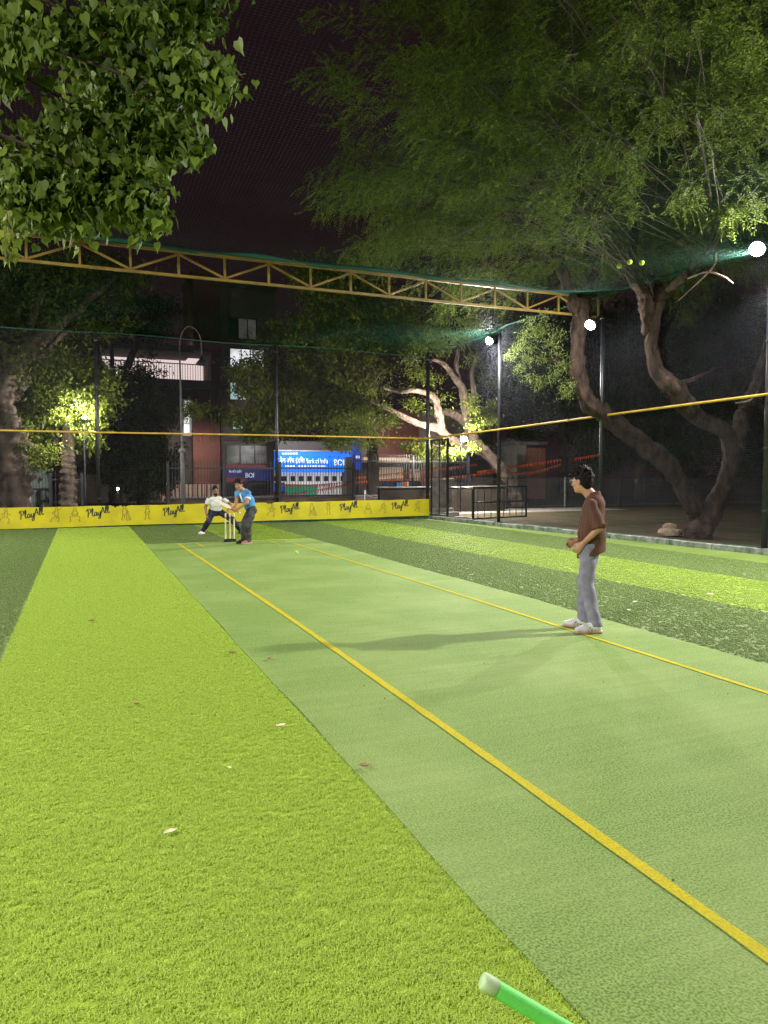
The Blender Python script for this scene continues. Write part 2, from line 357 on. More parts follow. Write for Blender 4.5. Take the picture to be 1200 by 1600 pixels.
scatter('turf_grass', [(7.62, 9.70, 5.0, Y1 - 0.1), (3.44, 5.45, 18.1, Y1 - 0.1)], tuft('blade_tuft', 12, 0.026, 0.018, 0.0036, mb_right, 0.014), 1400, mb_right, 0.0, 2)
scatter('turf_grass', [(5.5, 7.58, 3.4, Y1 - 0.1), (-2.7, -0.71, 5, Y1 - 0.1), (9.74, 11.76, 7, Y1 - 0.1), (1.39, 3.40, 18.1, Y1 - 0.1)], tuft('blade_tuft', 12, 0.026, 0.016, 0.0036, mb_dark, 0.014), 1300, mb_dark, 0.0, 3)

# kerbs
k = MB(); n = 40
for i in range(n):
    ya, yb = 25.0 - i * 0.62, 25.0 - (i + 1) * 0.62 + 0.012; xa, xb = SIDE(ya), SIDE(yb); dz = random.uniform(-0.012, 0.012); dx = random.uniform(-0.012, 0.012)
    k.box(((xa + xb) / 2 + 0.06 + dx, (ya + yb) / 2, 0.045 + dz), (0.26, ya - yb, 0.15), rz=0.07)
tag(k.build('kerb', M['kerb'], bevel=0.012), kind='structure')
k = MB()
for i in range(28):
    xa = -5.3 + i * 0.635
    k.box((xa + 0.31, BACK - 0.02 + random.uniform(-0.01, 0.01), 0.03 + 0.0025 * i + random.uniform(-0.006, 0.006)), (0.628, 0.3, 0.10 + 0.004 * i))
tag(k.build('kerb', M['kerbgreen'], bevel=0.012), kind='structure')

# ------------------------------------------------------------------ cage: poles, rails, truss, nets
def pole(x, y, h, label, r=0.058):
    o = empty('cage_pole', (x, y, 0), 0, label, 'pole', 'upright poles of the net cage')
    MB().tube([(0, 0, 0.02), (0, 0, h * 0.5), (0, 0, h)], r, 12).build('shaft', M['black'], o, True)
    MB().box((0, 0, 0.13), (0.2, 0.2, 0.02)).build('base_plate', M['black'], o)
    for z in (0.9, 2.2, 3.1, 4.4, h - 0.25): MB().lathe([(r + 0.004, -0.02), (r + 0.012, -0.015), (r + 0.012, 0.015), (r + 0.004, 0.02)], (0, 0, z), 12).build('net_clamp', M['black'], o)
    return o
def sidepole(px):
    lo, hi = 5.0, 26.0
    for _ in range(40):
        mid = (lo + hi) / 2; p = Vector((SIDE(mid), mid, 3)) - CAMP; u = 600 + FPX * p.dot(RT) / p.dot(FW)
        if u > px: lo = mid
        else: hi = mid
    return Vector((SIDE(mid) + 0.05, mid, 0))
SP = [sidepole(x) for x in (778, 938, 1197)]
pole(0.49, BACK, 6.1, 'black cage pole behind the first and second printed words of the yellow banner')
pole(6.25, BACK, 6.1, 'black cage pole just right of the batter, behind the yellow banner')
pole(12.06, BACK, 6.2, 'black corner pole where the yellow banner ends', 0.07)
pole(SP[0].x, SP[0].y, 6.45, 'black side pole carrying the floodlight beside the pale lit tree')
pole(SP[1].x, SP[1].y, 6.0, 'dark side pole rising behind the head of the bowler', 0.058)
pole(SP[2].x, SP[2].y, 6.5, 'thick side pole at the edge of the photo beside the gnarled trunk', 0.06)

def rail(a, b, label):
    o = empty('cage_rail', a, 0, label, 'rail', 'yellow rails of the net cage')
    d = Vector(b) - Vector(a)
    MB().tube([(0, 0, 0), d * 0.33 + Vector((0, 0, -0.012)), d * 0.66 + Vector((0, 0, 0.008)), d], 0.03, 10, 12).build('pipe', M['yellow'], o, True)
    for t in (0.0, 0.5, 1.0): MB().box(d * t, (0.07, 0.07, 0.075)).build('clamp', M['yellow'], o)
    return o
rail((-5.3, BACK - 0.06, 2.99), (12.0, BACK - 0.06, 3.01), 'long yellow rail crossing the back net above the banner')
rail((12.06, BACK - 0.05, 3.02), (SIDE(9.0) - 0.03, 9.0, 3.33), 'yellow rail along the side net behind the gnarled branches')

tr = empty('roof_truss', (12.93, 16, 5.9), 0, 'yellow lattice truss spanning the cage overhead under the roof net', 'truss')
ZB, ZT = 0.0, 0.5; XL = -18.5
MB().bar((0.05, 0, ZB), (XL, 0, ZB - 0.08), 0.055).build('bottom_chord', M['truss'], tr)
MB().bar((0.05, 0, ZT), (XL, 0, ZT - 0.08), 0.055).build('top_chord', M['truss'], tr)
MB().bar((0.03, 0, ZB + 0.0275), (0.03, 0, ZT - 0.0275), 0.05).build('strut', M['truss'], tr)
for i in range(19):
    x = -0.32 - i * 0.966; z = -0.08 * x / XL * 1.0
    MB().bar((x, 0, ZB + z + 0.0275), (x, 0, ZT + z - 0.0275), 0.045).build('strut', M['truss'], tr)
    if i < 18:
        # the fourteenth strut from the right is a peak; peaks alternate
        peak = (i % 2 == 1)
        x2 = x - 0.966; za, zb = (ZT - 0.06, ZB + 0.05) if peak else (ZB + 0.05, ZT - 0.06)
        MB().bar((x - 0.03, 0.006, za + z), (x2 + 0.03, 0.006, zb + z), 0.04).build('diagonal', M['truss'], tr)

def znet(X, Y):
    d = np.abs(Y - 16)
    z = 6.42 - 0.30 * np.sin(np.clip((16 - Y) / 8.0, 0, 2) * np.pi / 1.0 % np.pi) * (Y < 16) - 0.12 * np.sin(np.clip((Y - 16) / 8.6, 0, 1) * np.pi)
    z = z - 0.22 * np.exp(-((X - 10.2) / 2.2) ** 2 - ((Y - 14.2) / 1.3) ** 2) + 0.03 * np.sin(X * 1.3 + Y * 0.7) - np.clip(Y - 16, 0, 9) * 0.03
    return z
xs = np.arange(-5.4, 12.9, 0.06); ys = np.arange(0.5, BACK, 0.06)
yy = np.linspace(0.5, BACK, 40); xx = np.linspace(-5.4, 12.9, 30)
L1 = np.stack([np.stack([np.full_like(yy, x), yy, znet(np.full_like(yy, x), yy)], -1) for x in xs])
L2 = np.stack([np.stack([xx, np.full_like(xx, y), znet(xx, np.full_like(xx, y))], -1) for y in ys])
V1, F1 = tubes_np(L1, 0.0009); V2, F2 = tubes_np(L2, 0.0009)
rn = link_mesh('roof_net', np_mesh('roof_net', np.vstack([V1, V2]), np.vstack([F1, F2 + len(V1)])), M['net_green'])
tag(rn, 'fine green roof net stretched over the whole cage', 'net')
t = MB(); t.tube([(x, 16.0 + 0.02 * math.sin(x * 3), 6.465 - 0.08 * (12.93 - x) / 18.5 + 0.025 * math.sin(x * 2.1)) for x in np.linspace(-5.4, 12.9, 60)], [0.035 + 0.016 * math.sin(i * 0.7) ** 2 for i in range(60)], 8, bark=0.25)
t.build('gathered_edge', M['net_green'], rn, True)
def wallnet(name, A, B, z0, z1, label, step=0.05):
    A = np.array(A); B = np.array(B); Ln = np.linalg.norm(B - A); N = int(Ln / step)
    hz = np.arange(z0, z1, step); tt = np.linspace(0, 1, 26)
    sag = 0.02 * np.sin(tt * np.pi * 6)
    nrm = np.array([-(B - A)[1], (B - A)[0]]) / Ln
    H = np.stack([np.stack([A[0] + (B - A)[0] * tt + nrm[0] * 0.03 * np.sin(tt * 31 + z), A[1] + (B - A)[1] * tt + nrm[1] * 0.03 * np.sin(tt * 31 + z), z + sag * (1 - abs(z - 3) / 4)], -1) for z in hz])
    zz = np.linspace(z0, z1, 8)
    Vv = np.stack([np.stack([A[0] + (B - A)[0] * u + nrm[0] * 0.03 * np.sin(u * 31 + zz), A[1] + (B - A)[1] * u + nrm[1] * 0.03 * np.sin(u * 31 + zz), zz], -1) for u in np.linspace(0, 1, N)])
    V1, F1 = tubes_np(H, 0.0017); V2, F2 = tubes_np(Vv, 0.0013)
    o = link_mesh(name, np_mesh(name, np.vstack([V1, V2]), np.vstack([F1, F2 + len(V1)])), M['net_black'])
    return tag(o, label, 'net')
bn = wallnet('back_net', (-5.3, BACK + 0.05), (12.0, BACK + 0.05), 0.75, 6.1, 'fine black net hanging behind the yellow banner at the end of the cage')
MB().tube([(x, BACK + 0.05, 6.1 + 0.03 * math.sin(x)) for x in np.linspace(-5.3, 12, 24)], 0.018, 6).build('edge_rope', M['net_green'], bn, True)
sn = wallnet('side_net', (SIDE(BACK) + 0.02, BACK), (SIDE(6.0) + 0.02, 6.0), 0.12, 6.35, 'fine black net along the side of the cage in front of the gnarled tree')
MB().tube([(SIDE(y), y, 6.35 - 0.15 * (y > 20)) for y in np.linspace(BACK, 6, 24)], 0.02, 6).build('edge_rope', M['net_green'], sn, True)
# a torn scrap of net hanging from the branch near the brightest lamp
sc0 = atX(1052, 440, 12.7); V = []; ls = []
for i in range(9): ls.append([(sc0.x - 0.05 * j * 0.15, sc0.y - 0.045 * i + 0.02 * math.sin(j), sc0.z + 0.42 * (1 - i / 14) - 0.055 * j * (0.6 + i * 0.06) + 0.03 * math.sin(i * 1.3)) for j in range(9)])
A = np.array(ls); Va, Fa = tubes_np(A, 0.005); Vb, Fb = tubes_np(A.transpose(1, 0, 2), 0.005)
o = link_mesh('torn_net', np_mesh('torn_net', np.vstack([Va, Vb]), np.vstack([Fa, Fb + len(Va)])), M['net_green']); tag(o, 'torn scrap of green net hanging off a gnarled branch near the brightest lamp', 'net scrap')

# floodlights
def flood(loc, aim, power, label, arm=None, s=1.0, spill=260):
    o = empty('floodlight', loc, 0, label, 'floodlight', 'lit floodlights of the net cage')
    q = (Vector(aim) - Vector(loc)).to_track_quat('-Z', 'Y').to_matrix()
    h = MB().lathe([(0.15 * s, 0.0), (0.165 * s, 0.02), (0.16 * s, 0.06), (0.09 * s, 0.10), (0.08 * s, 0.17), (0.02, 0.18)], (0, 0, 0), 20, M=q); h.build('housing', M['black'], o, True)
    for i in range(6):
        an = i * math.pi / 3; MB().box(q @ Vector((0.115 * s * math.cos(an), 0.115 * s * math.sin(an), 0.11)), (0.07 * s, 0.012, 0.06), M=q @ Matrix.Rotation(an, 3, 'Z')).build('cooling_fin', M['black'], o)
    MB().lathe([(0.147 * s, 0.004), (0.172 * s, 0.0), (0.172 * s, -0.02), (0.15 * s, -0.03), (0.147 * s, -0.02)], (0, 0, 0), 20, M=q).build('bezel', M['black'], o, True)
    MB().lathe([(0.148 * s, -0.01), (0.14 * s, -0.06 * s), (0.105 * s, -0.105 * s), (0.05 * s, -0.13 * s), (0.005, -0.135 * s)], (0, 0, 0), 20, M=q).build('lens', M['lens'], o, True)
    y = MB().bar(q @ Vector((0.18 * s, 0, 0.05)), q @ Vector((0.18 * s, 0, 0.2)), 0.02).bar(q @ Vector((-0.18 * s, 0, 0.05)), q @ Vector((-0.18 * s, 0, 0.2)), 0.02).bar(q @ Vector((-0.19 * s, 0, 0.2)), q @ Vector((0.19 * s, 0, 0.2)), 0.02)
    if arm: y.bar(q @ Vector((0, 0, 0.2)), Vector(arm) - Vector(loc), 0.035)
    y.build('bracket', M['black'], o)
    lamp('AREA', 'floodlight_lamp', Vector(loc) + q @ Vector((0, 0, -0.15 * s)), power, COOL, aim, 0.24 * s)
    lamp('POINT', 'floodlight_spill', Vector(loc) + q @ Vector((0, 0, -0.25 * s)), spill, COOL, size=0.1)
    return o
pA = atX(1184, 388, SP[2].x - 0.35); flood(pA, (4.5, 8.5, 0), 640, 'brightest floodlight at the edge of the photo above the side net', (SP[2].x, SP[2].y, 6.4), 1.0, 35)
pB = atX(923, 507, SP[1].x - 1.1); flood(pB, (4.5, 12.5, 0), 170, 'floodlight glowing in front of the gnarled limb under the truss end', (SP[1].x, SP[1].y, 5.9), 0.85, 210)
pC = atX(765, 532, SP[0].x - 0.3); flood(pC, (4.5, 17.0, 0), 800, 'floodlight on the side pole beside the pale lit tree', (SP[0].x, SP[0].y, 6.4), 0.85, 480)
# low bulb at the gate
gb = at(725, 686, 27.6)
o = empty('gate_lamp', gb, 0, 'small bright round lamp glowing before the pale tree trunk', 'lamp')
MB().lathe([(0.02, -0.10), (0.07, -0.08), (0.105, -0.03), (0.11, 0.02), (0.08, 0.08), (0.02, 0.11)], (0, 0, 0), 14).build('globe', emat('gate_bulb', (1.0, 0.93, 0.82), 6000, 'AUTO'), o, True)
MB().lathe([(0.05, 0.10), (0.055, 0.13), (0.03, 0.2), (0.01, 0.21)], (0, 0, 0), 12).build('cap', M['black'], o)
MB().tube([(0.0, 0, 0.2), (-0.06, 0.0, 0.26), (-0.14, 0.0, 0.2), (-0.16, 0, -0.1), (-0.16, 0, -gb.z)], 0.022, 8, 20).build('post', M['black'], o)
# ------------------------------------------------------------------ people: smooth-union distance fields turned into one skin each
def rcone(P, a, b, ra, rb):
    a = np.array(a, np.float32); b = np.array(b, np.float32); ba = b - a; l2 = float(ba @ ba) + 1e-9
    pa = P - a; t = np.clip((pa @ ba) / l2, 0, 1)
    return np.linalg.norm(pa - t[..., None] * ba, axis=-1) - (ra + (rb - ra) * t)
class Field:
    def __init__(s, lo, hi, h):
        s.lo = np.array(lo, float); s.h = h; s.n = np.ceil((np.array(hi) - s.lo) / h).astype(int) + 1
        s.D = np.full(tuple(s.n), 0.5, np.float32)
    def _win(s, lo, hi):
        a = np.clip(np.floor((np.array(lo) - s.lo) / s.h).astype(int), 0, s.n - 1); b = np.clip(np.ceil((np.array(hi) - s.lo) / s.h).astype(int) + 1, 1, s.n)
        sl = tuple(slice(x, max(x + 1, y)) for x, y in zip(a, b))
        g = np.stack(np.meshgrid(*[(np.arange(q.start, q.stop) * s.h + o).astype(np.float32) for q, o in zip(sl, s.lo)], indexing='ij'), -1)
        return sl, g
    def put(s, d, sl, k):
        o = s.D[sl]
        if k > 0:
            hh = np.clip(0.5 + 0.5 * (o - d) / k, 0, 1); s.D[sl] = o * (1 - hh) + d * hh - k * hh * (1 - hh)
        else: s.D[sl] = np.minimum(o, d)
    def cone(s, a, b, ra, rb=None, k=0.02):
        rb = ra if rb is None else rb; r = max(ra, rb) + k + 3 * s.h; a = np.array(a, float); b = np.array(b, float)
        sl, g = s._win(np.minimum(a, b) - r, np.maximum(a, b) + r); s.put(rcone(g, a, b, ra, rb), sl, k); return s
    def ell(s, c, r, ax=None, k=0.02):
        c = np.array(c, float); r = np.array(r, float); mx = r.max() + k + 3 * s.h
        sl, g = s._win(c - mx, c + mx); q = g - c.astype(np.float32)
        if ax is not None: q = q @ np.array(ax, np.float32).T
        e = np.linalg.norm(q / r, axis=-1); e2 = np.linalg.norm(q / r ** 2, axis=-1) + 1e-6; s.put((e * (e - 1) / e2).astype(np.float32), sl, k); return s
    def flat(s, a, b, ra, rb, wide, axis, k=0.02):
        """tapered limb with an oval section: 'wide' times broader along the unit vector axis"""
        a = np.array(a, float); b = np.array(b, float); r = max(ra, rb) * wide + k + 3 * s.h
        sl, g = s._win(np.minimum(a, b) - r, np.maximum(a, b) + r); u = np.array(axis, np.float32); u /= np.linalg.norm(u)
        sq = lambda X: X - (X @ u)[..., None] * u * (1 - 1 / wide)
        s.put(rcone(sq(g), sq(a.astype(np.float32)), sq(b.astype(np.float32)), ra, rb), sl, k); return s
    def cut(s, p, n):
        sl, g = s._win(s.lo, s.lo + s.n * s.h); n = np.array(n, np.float32); n /= np.linalg.norm(n)
        s.D = np.maximum(s.D, (g - np.array(p, np.float32)) @ n); return s
    def mix(s, o, k): s.put(o.D, tuple(slice(0, q) for q in s.n), k); return s
    def wrinkle(s, amp, fx, fy, fz, ph=0.0):
        sl, g = s._win(s.lo, s.lo + s.n * s.h); x, y, z = g[..., 0], g[..., 1], g[..., 2]
        w = np.sin(x * fx[0] + y * fx[1] + z * fx[2] + ph + 1.2 * np.sin(y * 11 + z * 5)) + 0.7 * np.sin(x * fy[0] + y * fy[1] + z * fy[2] + 1.3 + 1.5 * np.sin(z * 9 + ph)) + 0.6 * np.sin(x * fz[0] + y * fz[1] + z * fz[2] + 2.1)
        s.D = s.D + (amp * w).astype(np.float32); return s
    def mesh(s, name, mat, parent, passes=1):
        D = np.pad(s.D, 1, constant_values=0.3); S = D < 0; h = s.h; o = s.lo - h
        cnt = sum(S[i:S.shape[0] - 1 + i, j:S.shape[1] - 1 + j, k:S.shape[2] - 1 + k].astype(np.int8) for i in (0, 1) for j in (0, 1) for k in (0, 1))
        act = (cnt > 0) & (cnt < 8); ci = np.argwhere(act); idx = np.full(act.shape, -1, np.int32); idx[act] = np.arange(len(ci))
        acc = np.zeros((len(ci), 3)); num = np.zeros(len(ci)); cor = [(i, j, k) for i in (0, 1) for j in (0, 1) for k in (0, 1)]
        for a in cor:
            for b in cor:
                if sum(b) - sum(a) == 1 and all(y >= x for x, y in zip(a, b)):
                    da = D[tuple((ci + a).T)]; db = D[tuple((ci + b).T)]; mm = (da < 0) != (db < 0)
                    t = np.where(mm, da / np.where(mm, da - db, 1), 0); pt = np.array(a) + t[:, None] * (np.array(b) - np.array(a))
                    acc += pt * mm[:, None]; num += mm
        V = (ci + acc / num[:, None]) * h + o; Fs = []
        for ax in range(3):
            n = [slice(None)] * 3; m2 = list(n); n[ax] = slice(0, -1); m2[ax] = slice(1, None)
            e = S[tuple(n)] != S[tuple(m2)]; E = np.argwhere(e); inside = S[tuple(E.T)]
            u, v = [(1, 2), (2, 0), (0, 1)][ax]
            def off(du, dv): q = E.copy(); q[:, u] += du; q[:, v] += dv; return idx[tuple(q.T)]
            good = (E[:, u] > 0) & (E[:, v] > 0); E = E[good]; inside = inside[good]
            Q = np.stack([off(-1, -1), off(0, -1), off(0, 0), off(-1, 0)], 1); Q[~inside] = Q[~inside][:, ::-1]; Fs.append(Q)
        F = np.vstack(Fs)
        ed = np.vstack([F[:, [0, 1]], F[:, [1, 2]], F[:, [2, 3]], F[:, [3, 0]]])
        for _ in range(passes):
            sm = np.zeros_like(V); c = np.zeros(len(V)); np.add.at(sm, ed[:, 0], V[ed[:, 1]]); np.add.at(c, ed[:, 0], 1); V = V * 0.5 + 0.5 * sm / np.maximum(c, 1)[:, None]
        return link_mesh(name, np_mesh(name, V, F), mat, parent, True)

def unit(v): v = np.array(v, float); return v / np.linalg.norm(v)
def hand(f, wrist, d, n, thumb, curl=0.9, s=1.0):
    """palm along d, palm facing n, thumb on the side 'thumb'; four unequal bent fingers"""
    d = unit(d); n = unit(n); t = unit(thumb); w = np.array(wrist, float)
    f.flat(w, w + d * 0.075 * s, 0.018 * s, 0.022 * s, 1.75, t, 0.012)
    for i, (o, L) in enumerate(((0.030, 0.066), (0.010, 0.075), (-0.010, 0.070), (-0.029, 0.055))):
        b = w + d * 0.078 * s + t * o * s; c = curl * (1 + 0.08 * i)
        d1 = unit(d * math.cos(c * 0.45) + n * math.sin(c * 0.45)); d2 = unit(d * math.cos(c) + n * math.sin(c)); d3 = unit(d * math.cos(c * 1.5) + n * math.sin(c * 1.5))
        p1 = b + d1 * L * 0.5 * s; p2 = p1 + d2 * L * 0.32 * s; p3 = p2 + d3 * L * 0.26 * s
        f.cone(b, p1, 0.0092 * s, 0.0088 * s, 0.004); f.cone(p1, p2, 0.0086 * s, 0.008 * s, 0.003); f.cone(p2, p3, 0.008 * s, 0.007 * s, 0.003)
    b = w + d * 0.022 * s + t * 0.026 * s; p1 = b + unit(d * 0.7 + t * 0.6 + n * 0.35) * 0.045 * s; p2 = p1 + unit(d * 0.9 + t * 0.1 + n * 0.5) * 0.032 * s
    f.cone(b, p1, 0.014 * s, 0.0105 * s, 0.008); f.cone(p1, p2, 0.0105 * s, 0.0085 * s, 0.004)
def head(f, c, fwd, up, s=1.0):
    """returns the head frame: rows right, forward, up"""
    fw = unit(fwd); u = np.array(up, float); u = unit(u - fw * (u @ fw)); r = np.cross(fw, u); A = np.array([r, fw, u]); c = np.array(c, float)
    L = lambda x, y, z: c + (r * x + fw * y + u * z) * s
    f.ell(L(0, -0.012, 0.025), (0.074 * s, 0.094 * s, 0.098 * s), A, 0.02); f.ell(L(0, 0.022, -0.055), (0.055 * s, 0.066 * s, 0.068 * s), A, 0.03)
    f.ell(L(0, 0.062, -0.098), (0.026 * s, 0.022 * s, 0.020 * s), A, 0.025)
    f.cone(L(0, 0.085, 0.010), L(0, 0.108, -0.032), 0.009 * s, 0.015 * s, 0.012)
    for q in (-1, 1):
        f.ell(L(q * 0.033, 0.080, 0.020), (0.026 * s, 0.010 * s, 0.007 * s), A, 0.010); f.ell(L(q * 0.045, 0.060, -0.030), (0.02 * s, 0.02 * s, 0.016 * s), A, 0.02)
        f.ell(L(q * 0.076, -0.010, -0.012), (0.010 * s, 0.020 * s, 0.033 * s), A, 0.006)
    f.cone(L(-0.02, 0.084, -0.062), L(0.02, 0.084, -0.062), 0.0085 * s, 0.0085 * s, 0.006)
    return L, A
def limb(f, pts, rads, k=0.02):
    for i in range(len(pts) - 1): f.cone(pts[i], pts[i + 1], rads[i], rads[i + 1], k)
def face_bits(parent, L, A, dark=False, s=1.0):
    R3 = Matrix([list(x) for x in A]).transposed()
    for q in (-1, 1):
        b = MB().lathe([(0.001, -0.006), (0.009 * s, -0.004), (0.013 * s, 0), (0.009 * s, 0.004), (0.001, 0.006)], L(q * 0.033, 0.0805, 0.004), 10, M=R3).build('eye', M['white'], parent, True)
        MB().lathe([(0.001, -0.006), (0.005 * s, -0.003), (0.0062 * s, 0), (0.005 * s, 0.003), (0.001, 0.006)], L(q * 0.033, 0.0885, 0.004), 8, M=R3).build('iris', M['hair'], b, True)
        MB().tube([L(q * 0.016, 0.0885, 0.026), L(q * 0.034, 0.0885, 0.031), L(q * 0.053, 0.073, 0.024)], [0.004, 0.005, 0.0025], 6).build('eyebrow', M['hair'], parent, True)
    mo = MB().tube([L(-0.024, 0.0885, -0.062), L(0, 0.0955, -0.0615), L(0.024, 0.0885, -0.062)], [0.002, 0.0045, 0.002], 6, 8); mo.build('lips', pmat('lips', (0.30, 0.12, 0.09) if not dark else (0.13, 0.06, 0.045), None, 30, 0.5), parent, True)
def person(px_loc, label):
    d = Vector((px_loc[0], px_loc[1])); return empty('person', (px_loc[0], px_loc[1], px_loc[2]), math.atan2(-d.x, d.y), label, 'person')

# --- bowler: brown pinstriped shirt, grey jeans, white shoes, seen from behind on his left side
BW = person((4.92, 6.19, 0.010), 'person in a brown pinstriped shirt, grey jeans and white shoes standing beside the pitch line')
f3 = unit((-0.92, 0.30, 0)); l3 = np.array((-f3[1], f3[0], 0))        # facing; his left (towards the camera)
zz3 = np.array((0, 0, 1.0))
hipL, hipR = np.array((0.025, 0, 0.90)) + l3 * 0.085, np.array((0.025, 0, 0.90)) - l3 * 0.085
kneeL, ankL = np.array((-0.005, -0.10, 0.475)), np.array((0.085, -0.15, 0.085))
kneeR, ankR = np.array((-0.035, 0.09, 0.485)), np.array((-0.035, 0.10, 0.085))
shC = np.array((0.065, 0, 1.345)); shL, shR = shC + l3 * 0.165 - f3 * 0.015, shC - l3 * 0.175
elL, elR = np.array((0.105, -0.225, 1.095)), np.array((0.02, 0.20, 1.09))
wrL, wrR = np.array((-0.055, -0.175, 0.925)), np.array((-0.115, 0.06, 0.945))
hc = np.array((-0.075, 0.02, 1.575)); hf = unit((-0.86, 0.50, -0.10))
fb = Field((-0.34, -0.4, 0), (0.34, 0.4, 1.74), 0.0058)
limb(fb, [hipL, kneeL, ankL], [0.078, 0.052, 0.038]); limb(fb, [hipR, kneeR, ankR], [0.078, 0.052, 0.038])
for a, d in ((ankL, unit((-0.95, -0.25, 0))), (ankR, unit((-0.97, 0.2, 0)))): fb.cone(a + np.array((0, 0, -0.035)), a + d * 0.13 + np.array((0, 0, -0.055)), 0.035, 0.026)
fb.flat((0.025, 0, 0.90), (0.03, 0, 1.10), 0.098, 0.092, 1.3, l3, 0.03); fb.flat((0.035, 0, 1.12), (0.06, 0, 1.33), 0.090, 0.072, 1.6, l3, 0.03)
limb(fb, [shL, elL, wrL], [0.048, 0.037, 0.0245]); limb(fb, [shR, elR, wrR], [0.048, 0.037, 0.0245])
fb.cone(shC + zz3 * 0.03, hc + np.array((0.022, -0.01, -0.06)), 0.063, 0.055, 0.03)
Lh, Ah = head(fb, hc, hf, (0.08, 0, 1), 1.0)
hand(fb, wrL, (-0.50, 0.10, -0.62), (0.05, 0.92, 0.1), (-0.75, 0.2, 0.5), 0.85, 1.0); hand(fb, wrR, (-0.68, -0.05, -0.40), (0.1, -0.9, -0.15), (-0.4, -0.2, 0.8), 1.0, 1.0)
fb.mesh('body', M['skin'], BW, 1)
shirt_m, n_, p_ = new_mat('pinstripe_shirt'); p_.inputs['Roughness'].default_value = 0.9; p_.inputs['Specular IOR Level'].default_value = 0.12
tc = n_.nodes.new('ShaderNodeTexCoord'); wv = n_.nodes.new('ShaderNodeTexWave'); wv.inputs['Scale'].default_value = 27; wv.inputs['Distortion'].default_value = 0.12; wv.inputs['Detail'].default_value = 1
mp = n_.nodes.new('ShaderNodeMapping'); mp.inputs['Rotation'].default_value = (0, 0, R_(-10)); mp.inputs['Scale'].default_value = (1, 1, 0.03); n_.links.new(tc.outputs['Object'], mp.inputs[0]); n_.links.new(mp.outputs[0], wv.inputs[0])
cr = n_.nodes.new('ShaderNodeValToRGB'); cr.color_ramp.elements[0].color = (0.055, 0.027, 0.021, 1); cr.color_ramp.elements[1].color = (0.155, 0.078, 0.057, 1); cr.color_ramp.elements[0].position = 0.15; cr.color_ramp.elements[1].position = 0.5
n_.links.new(wv.outputs[1], cr.inputs[0]); n_.links.new(cr.outputs[0], p_.inputs['Base Color'])
fs = Field((-0.34, -0.4, 0.72), (0.34, 0.4, 1.5), 0.007)
fs.flat((0.038, 0, 0.72), (0.036, 0, 1.05), 0.150, 0.130, 1.18, l3, 0.03); fs.flat((0.036, 0, 1.05), (0.050, 0, 1.305), 0.128, 0.106, 1.35, l3, 0.05)
fs.cone(shC + l3 * 0.05 + zz3 * 0.02, shC - l3 * 0.05 + zz3 * 0.02, 0.074, 0.074, 0.05)
fs.cut((0.06, 0, 0.805), (0.28, 0, -1))
sl_ = Field((-0.34, -0.4, 0.72), (0.34, 0.4, 1.5), 0.007); limb(sl_, [shL + zz3 * -0.015, elL + np.array((0, 0, 0.02)), elL + np.array((-0.02, 0, -0.10))], [0.060, 0.062, 0.062]); sl_.cut(elL + np.array((-0.01, 0, -0.005)), elL - shL + np.array((-0.03, 0, 0)))
fs.mix(sl_, 0.022)
sl_ = Field((-0.34, -0.4, 0.72), (0.34, 0.4, 1.5), 0.007); limb(sl_, [shR + zz3 * -0.015, elR + np.array((0, 0, 0.02)), elR + np.array((-0.02, 0, -0.10))], [0.060, 0.061, 0.061]); sl_.cut(elR, elR - shR)
fs.mix(sl_, 0.022)
fs.cone(shC + zz3 * 0.05, shC + np.array((-0.012, 0, 0.115)), 0.072, 0.064, 0.015); fs.cut(shC + np.array((0, 0, 0.118)), (-0.25, 0, 1))
fs.wrinkle(0.0032, (22, 9, 15), (-13, 20, 24), (9, -8, 46), 0.4)
sh = fs.mesh('shirt', shirt_m, BW, 1)
cf = Field(elL - 0.12, elL + 0.12, 0.006); cf.cone(elL + np.array((0.012, 0, 0.055)), elL + np.array((-0.022, 0, -0.045)), 0.0655, 0.0655, 0); cf.cut(elL + np.array((-0.012, 0, -0.008)), elL - shL + np.array((-0.03, 0, 0))); cf.cut(elL + np.array((0.01, 0, 0.03)), shL - elL)
cf.mesh('rolled_cuff', shirt_m, sh, 1)
jean = pmat('grey_denim', (0.30, 0.285, 0.37), (0.22, 0.21, 0.28), 14, 0.85, 0.08, 160, spec=0.1)
def trousers(name, hl, hr, kl, kr, al, ar, mat, parent, rr, waist, lo, hi, hem=0.06, amp=0.005, up=(0, 0, 1), h=0.0075):
    f = Field(lo, hi, h); c = (np.array(hl) + np.array(hr)) / 2; ax = np.array(hl) - np.array(hr)
    f.flat(c + np.array((0, 0, -0.02)), waist, rr[0] * 1.08, rr[0] * 1.0, 1.3, ax, 0.03)
    for hp, kn, an in ((hl, kl, al), (hr, kr, ar)):
        hp, kn, an = (np.array(q, float) for q in (hp, kn, an)); e = an + unit(an - kn) * 0.02
        g = Field(lo, hi, h); limb(g, [hp, kn, (kn + e) / 2, e - (e - kn) * 0.05, e + unit(e - kn) * 0.04], [rr[0], rr[1], rr[2], rr[3], rr[3]], 0.02); g.cut(e - unit(an - kn) * (0.0), unit(unit(an - kn) + np.array((0, 0, -0.6)))); f.mix(g, 0.02)
    f.cut(waist, up); f.wrinkle(amp, (24, 10, 22), (20, -34, 30), (-18, 26, 44), 0.9); return f.mesh(name, mat, parent, 1)
trousers('jeans', hipL, hipR, kneeL, kneeR, ankL, ankR, jean, BW, (0.094, 0.073, 0.066, 0.066), np.array((0.03, 0, 0.93)), (-0.3, -0.4, 0.02), (0.3, 0.35, 1.1), amp=0.0042)
gum = pmat('gum_sole', (0.52, 0.36, 0.30), (0.46, 0.31, 0.26), 10, 0.6)
